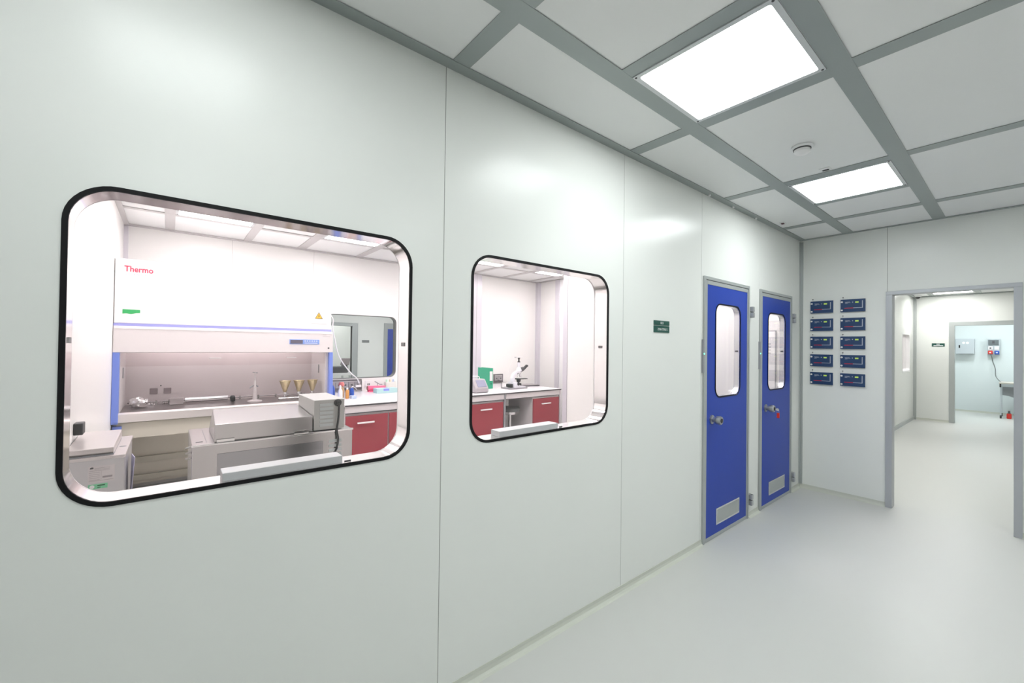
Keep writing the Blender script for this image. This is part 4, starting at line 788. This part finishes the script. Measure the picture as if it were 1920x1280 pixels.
ld = obj('lid', MB().hexa([(-1.79, 0.205, TZ+0.002), (-1.33, 0.205, TZ+0.002), (-1.33, 0.726, TZ+0.002), (-1.79, 0.726, TZ+0.002), (-1.79, 0.225, 1.086), (-1.33, 0.205, 1.058), (-1.33, 0.726, 1.058), (-1.79, 0.726, 1.086)]), STEEL, t, 0.003)
obj('lid_hinge', MB().box(-1.328, -1.318, 0.615, 0.700, TZ, TZ+0.018), STEELV, ld); obj('lid_hinge', MB().box(-1.328, -1.318, 0.215, 0.300, TZ, TZ+0.018), STEELV, ld)
obj('black_seal', MB().tube([(-1.52, 0.7285, 1.05), (-1.40, 0.7285, 1.05), (-1.335, 0.7285, 1.035), (-1.328, 0.7285, 0.965)], 0.003, 8), BLKP, ld)
obj('top_plate_groove', MB().box(-1.80, -1.36, 0.170, 0.172, TZ, TZ+0.001), GREYP, t)
obj('top_slot', B(-1.41, -1.40, 0.122, 0.155, TZ, TZ+0.0015), DGREY, t)
cb = obj('control_housing', B(-1.75, -1.32, 0.731, 0.922, TZ+0.008, 1.160), mat('grey_enamel_housing', (0.46, 0.465, 0.445), 0.4, metal=0.3), t, 0.003)
for i in range(6):
    z = 1.135-0.0265*i
    obj('louvre', MB().hexa([(-1.320, 0.765, z-0.016), (-1.314, 0.765, z-0.016), (-1.314, 0.85, z-0.016), (-1.320, 0.85, z-0.016), (-1.320, 0.765, z), (-1.3195, 0.765, z), (-1.3195, 0.85, z), (-1.320, 0.85, z)]), ALU, cb)
for i in range(6):
    z = 0.895-0.030*i
    obj('louvre', MB().hexa([(-1.310, 0.822, z-0.018), (-1.302, 0.822, z-0.018), (-1.302, 0.902, z-0.018), (-1.310, 0.902, z-0.018), (-1.310, 0.822, z), (-1.3095, 0.822, z), (-1.3095, 0.902, z), (-1.310, 0.902, z)]), ALU, t)
gl = obj('cable_gland', MB().lathe((-1.320, 0.877, 1.136), [(0.024, 0), (0.024, 0.008), (0.014, 0.012), (0.012, 0.024)], (1, 0, 0), 22), BLKP, t, smooth=True)
obj('power_cord', MB().tube([(-1.298, 0.877, 1.136), (-1.292, 0.878, 1.115), (-1.296, 0.876, 1.03), (-1.295, 0.867, 0.955), (-1.290, 0.875, 0.90), (-1.292, 0.868, 0.84), (-1.30, 0.860, 0.80), (-1.30, 0.860, 0.60)], 0.0065, 10), BLKP, gl, smooth=True)
for z in (0.945, 0.915, 0.885):
    obj('side_valve', MB().cyl((-1.34, TY0, z), (-1.34, TY0-0.028, z-0.004), 0.006, 0.004, 12), STEEL, t)
# smaller bath at left
t = thing('small_steel_bath', 'narrow stainless steel bath with label plates at the lower left of the big window', 'laboratory bath', (-1.6, -0.28, 0))
SX0, SX1, SY0, SY1 = -1.88, -1.33, -0.386, -0.172
obj('tank_body', B(SX0, SX1, SY0, SY1, 0.30, 0.936), mat('satin_steel_front', (0.62, 0.61, 0.62), 0.35, metal=0.6), t, 0.003)
obj('top_flange', B(SX0-0.002, SX1+0.004, SY0-0.001, SY1+0.004, 0.936, 0.950), mat('pale_steel_rim', (0.72, 0.68, 0.67), 0.3, metal=0.6), t, 0.002)
ld = obj('lid', MB().poly([(SX1-0.03, SY0, 0.956), (SX1-0.015, SY0, 0.966), (SX1-0.015, SY0, 0.990), (-1.80, SY0, 1.006), (-1.84, SY0, 0.966), (-1.80, SY0, 0.956)], (0, 0.172, 0)), mat('satin_lid', (0.64, 0.60, 0.59), 0.32, metal=0.6), t, 0.003)
obj('lid_seal', B(-1.80, SX1-0.02, SY0, -0.214, 0.950, 0.956), GREYP, t)
obj('recessed_grip', MB().lathe((-1.55, -0.192, 0.950), [(0.016, 0), (0.014, 0.0015)], n=18), GREYP, t)
for x in (SX0+0.03, SX1-0.03):
    for y in (SY0+0.025, SY1-0.025): obj('leg', B(x-0.02, x+0.02, y-0.02, y+0.02, 0, 0.30), STEEL, t)
lp = obj('label_plate', B(SX1, SX1+0.0015, -0.305, -0.208, 0.824, 0.906), mat('silver_label', (0.66, 0.62, 0.62), 0.4), t)
mb = MB(); e = SX1+0.0015
for i in range(6): mb.box(e, e+0.0008, -0.300, -0.262, 0.882-0.009*i, 0.8835-0.009*i)
for i in range(3): mb.box(e, e+0.0008, -0.282, -0.225, 0.894-0.006*i, 0.8952-0.006*i)
mb.box(e, e+0.0008, -0.252, -0.216, 0.844, 0.853); mb.box(e, e+0.0008, -0.302, -0.212, 0.832, 0.8335); mb.box(e, e+0.0008, -0.257, -0.2562, 0.838, 0.880)
obj('label_print', mb, PRINTG, lp)
obj('label_logo', MB().poly([(e, -0.298, 0.893), (e, -0.286, 0.893), (e, -0.284, 0.899), (e, -0.290, 0.902), (e, -0.297, 0.899)], (0.001, 0, 0)), DGREY, lp)
gs = obj('green_sticker', B(SX1, SX1+0.0015, -0.303, -0.233, 0.792, 0.816), mat('mint_sticker', (0.22, 0.62, 0.36), 0.5), t)
obj('sticker_emblem', MB().lathe((SX1+0.0015, -0.289, 0.804), [(0.009, 0), (0.009, 0.001)], (1, 0, 0), 18), WHITE, gs)
obj('sticker_text', MB().box(e, e+0.0008, -0.270, -0.242, 0.806, 0.811).box(e, e+0.0008, -0.270, -0.258, 0.797, 0.801), mat('dark_green_print', (0.02, 0.12, 0.05), 0.5), gs)
tag(obj('paper_folder', MB().hexa([(-1.62, -0.166, 0.55), (-1.46, -0.160, 0.55), (-1.46, -0.157, 0.55), (-1.62, -0.163, 0.55), (-1.62, -0.160, 0.89), (-1.46, -0.140, 0.90), (-1.46, -0.137, 0.90), (-1.62, -0.157, 0.89)]), mat('lilac_paper', (0.62, 0.60, 0.78), 0.5)), 'lilac white paper folder hanging on the right side of the small steel bath', 'folder')
t = thing('wall_box', 'small dark grey box fixed to the white left wall above the small bath', 'switch box', (-1.62, YL, 1.026))
obj('housing', B(-1.66, -1.582, YL, -0.353, 1.026, 1.089), mat('anthracite', (0.055, 0.055, 0.06), 0.4), t, 0.004); obj('cover', B(-1.582, -1.578, YL+0.004, -0.357, 1.030, 1.085), BLKP, t)
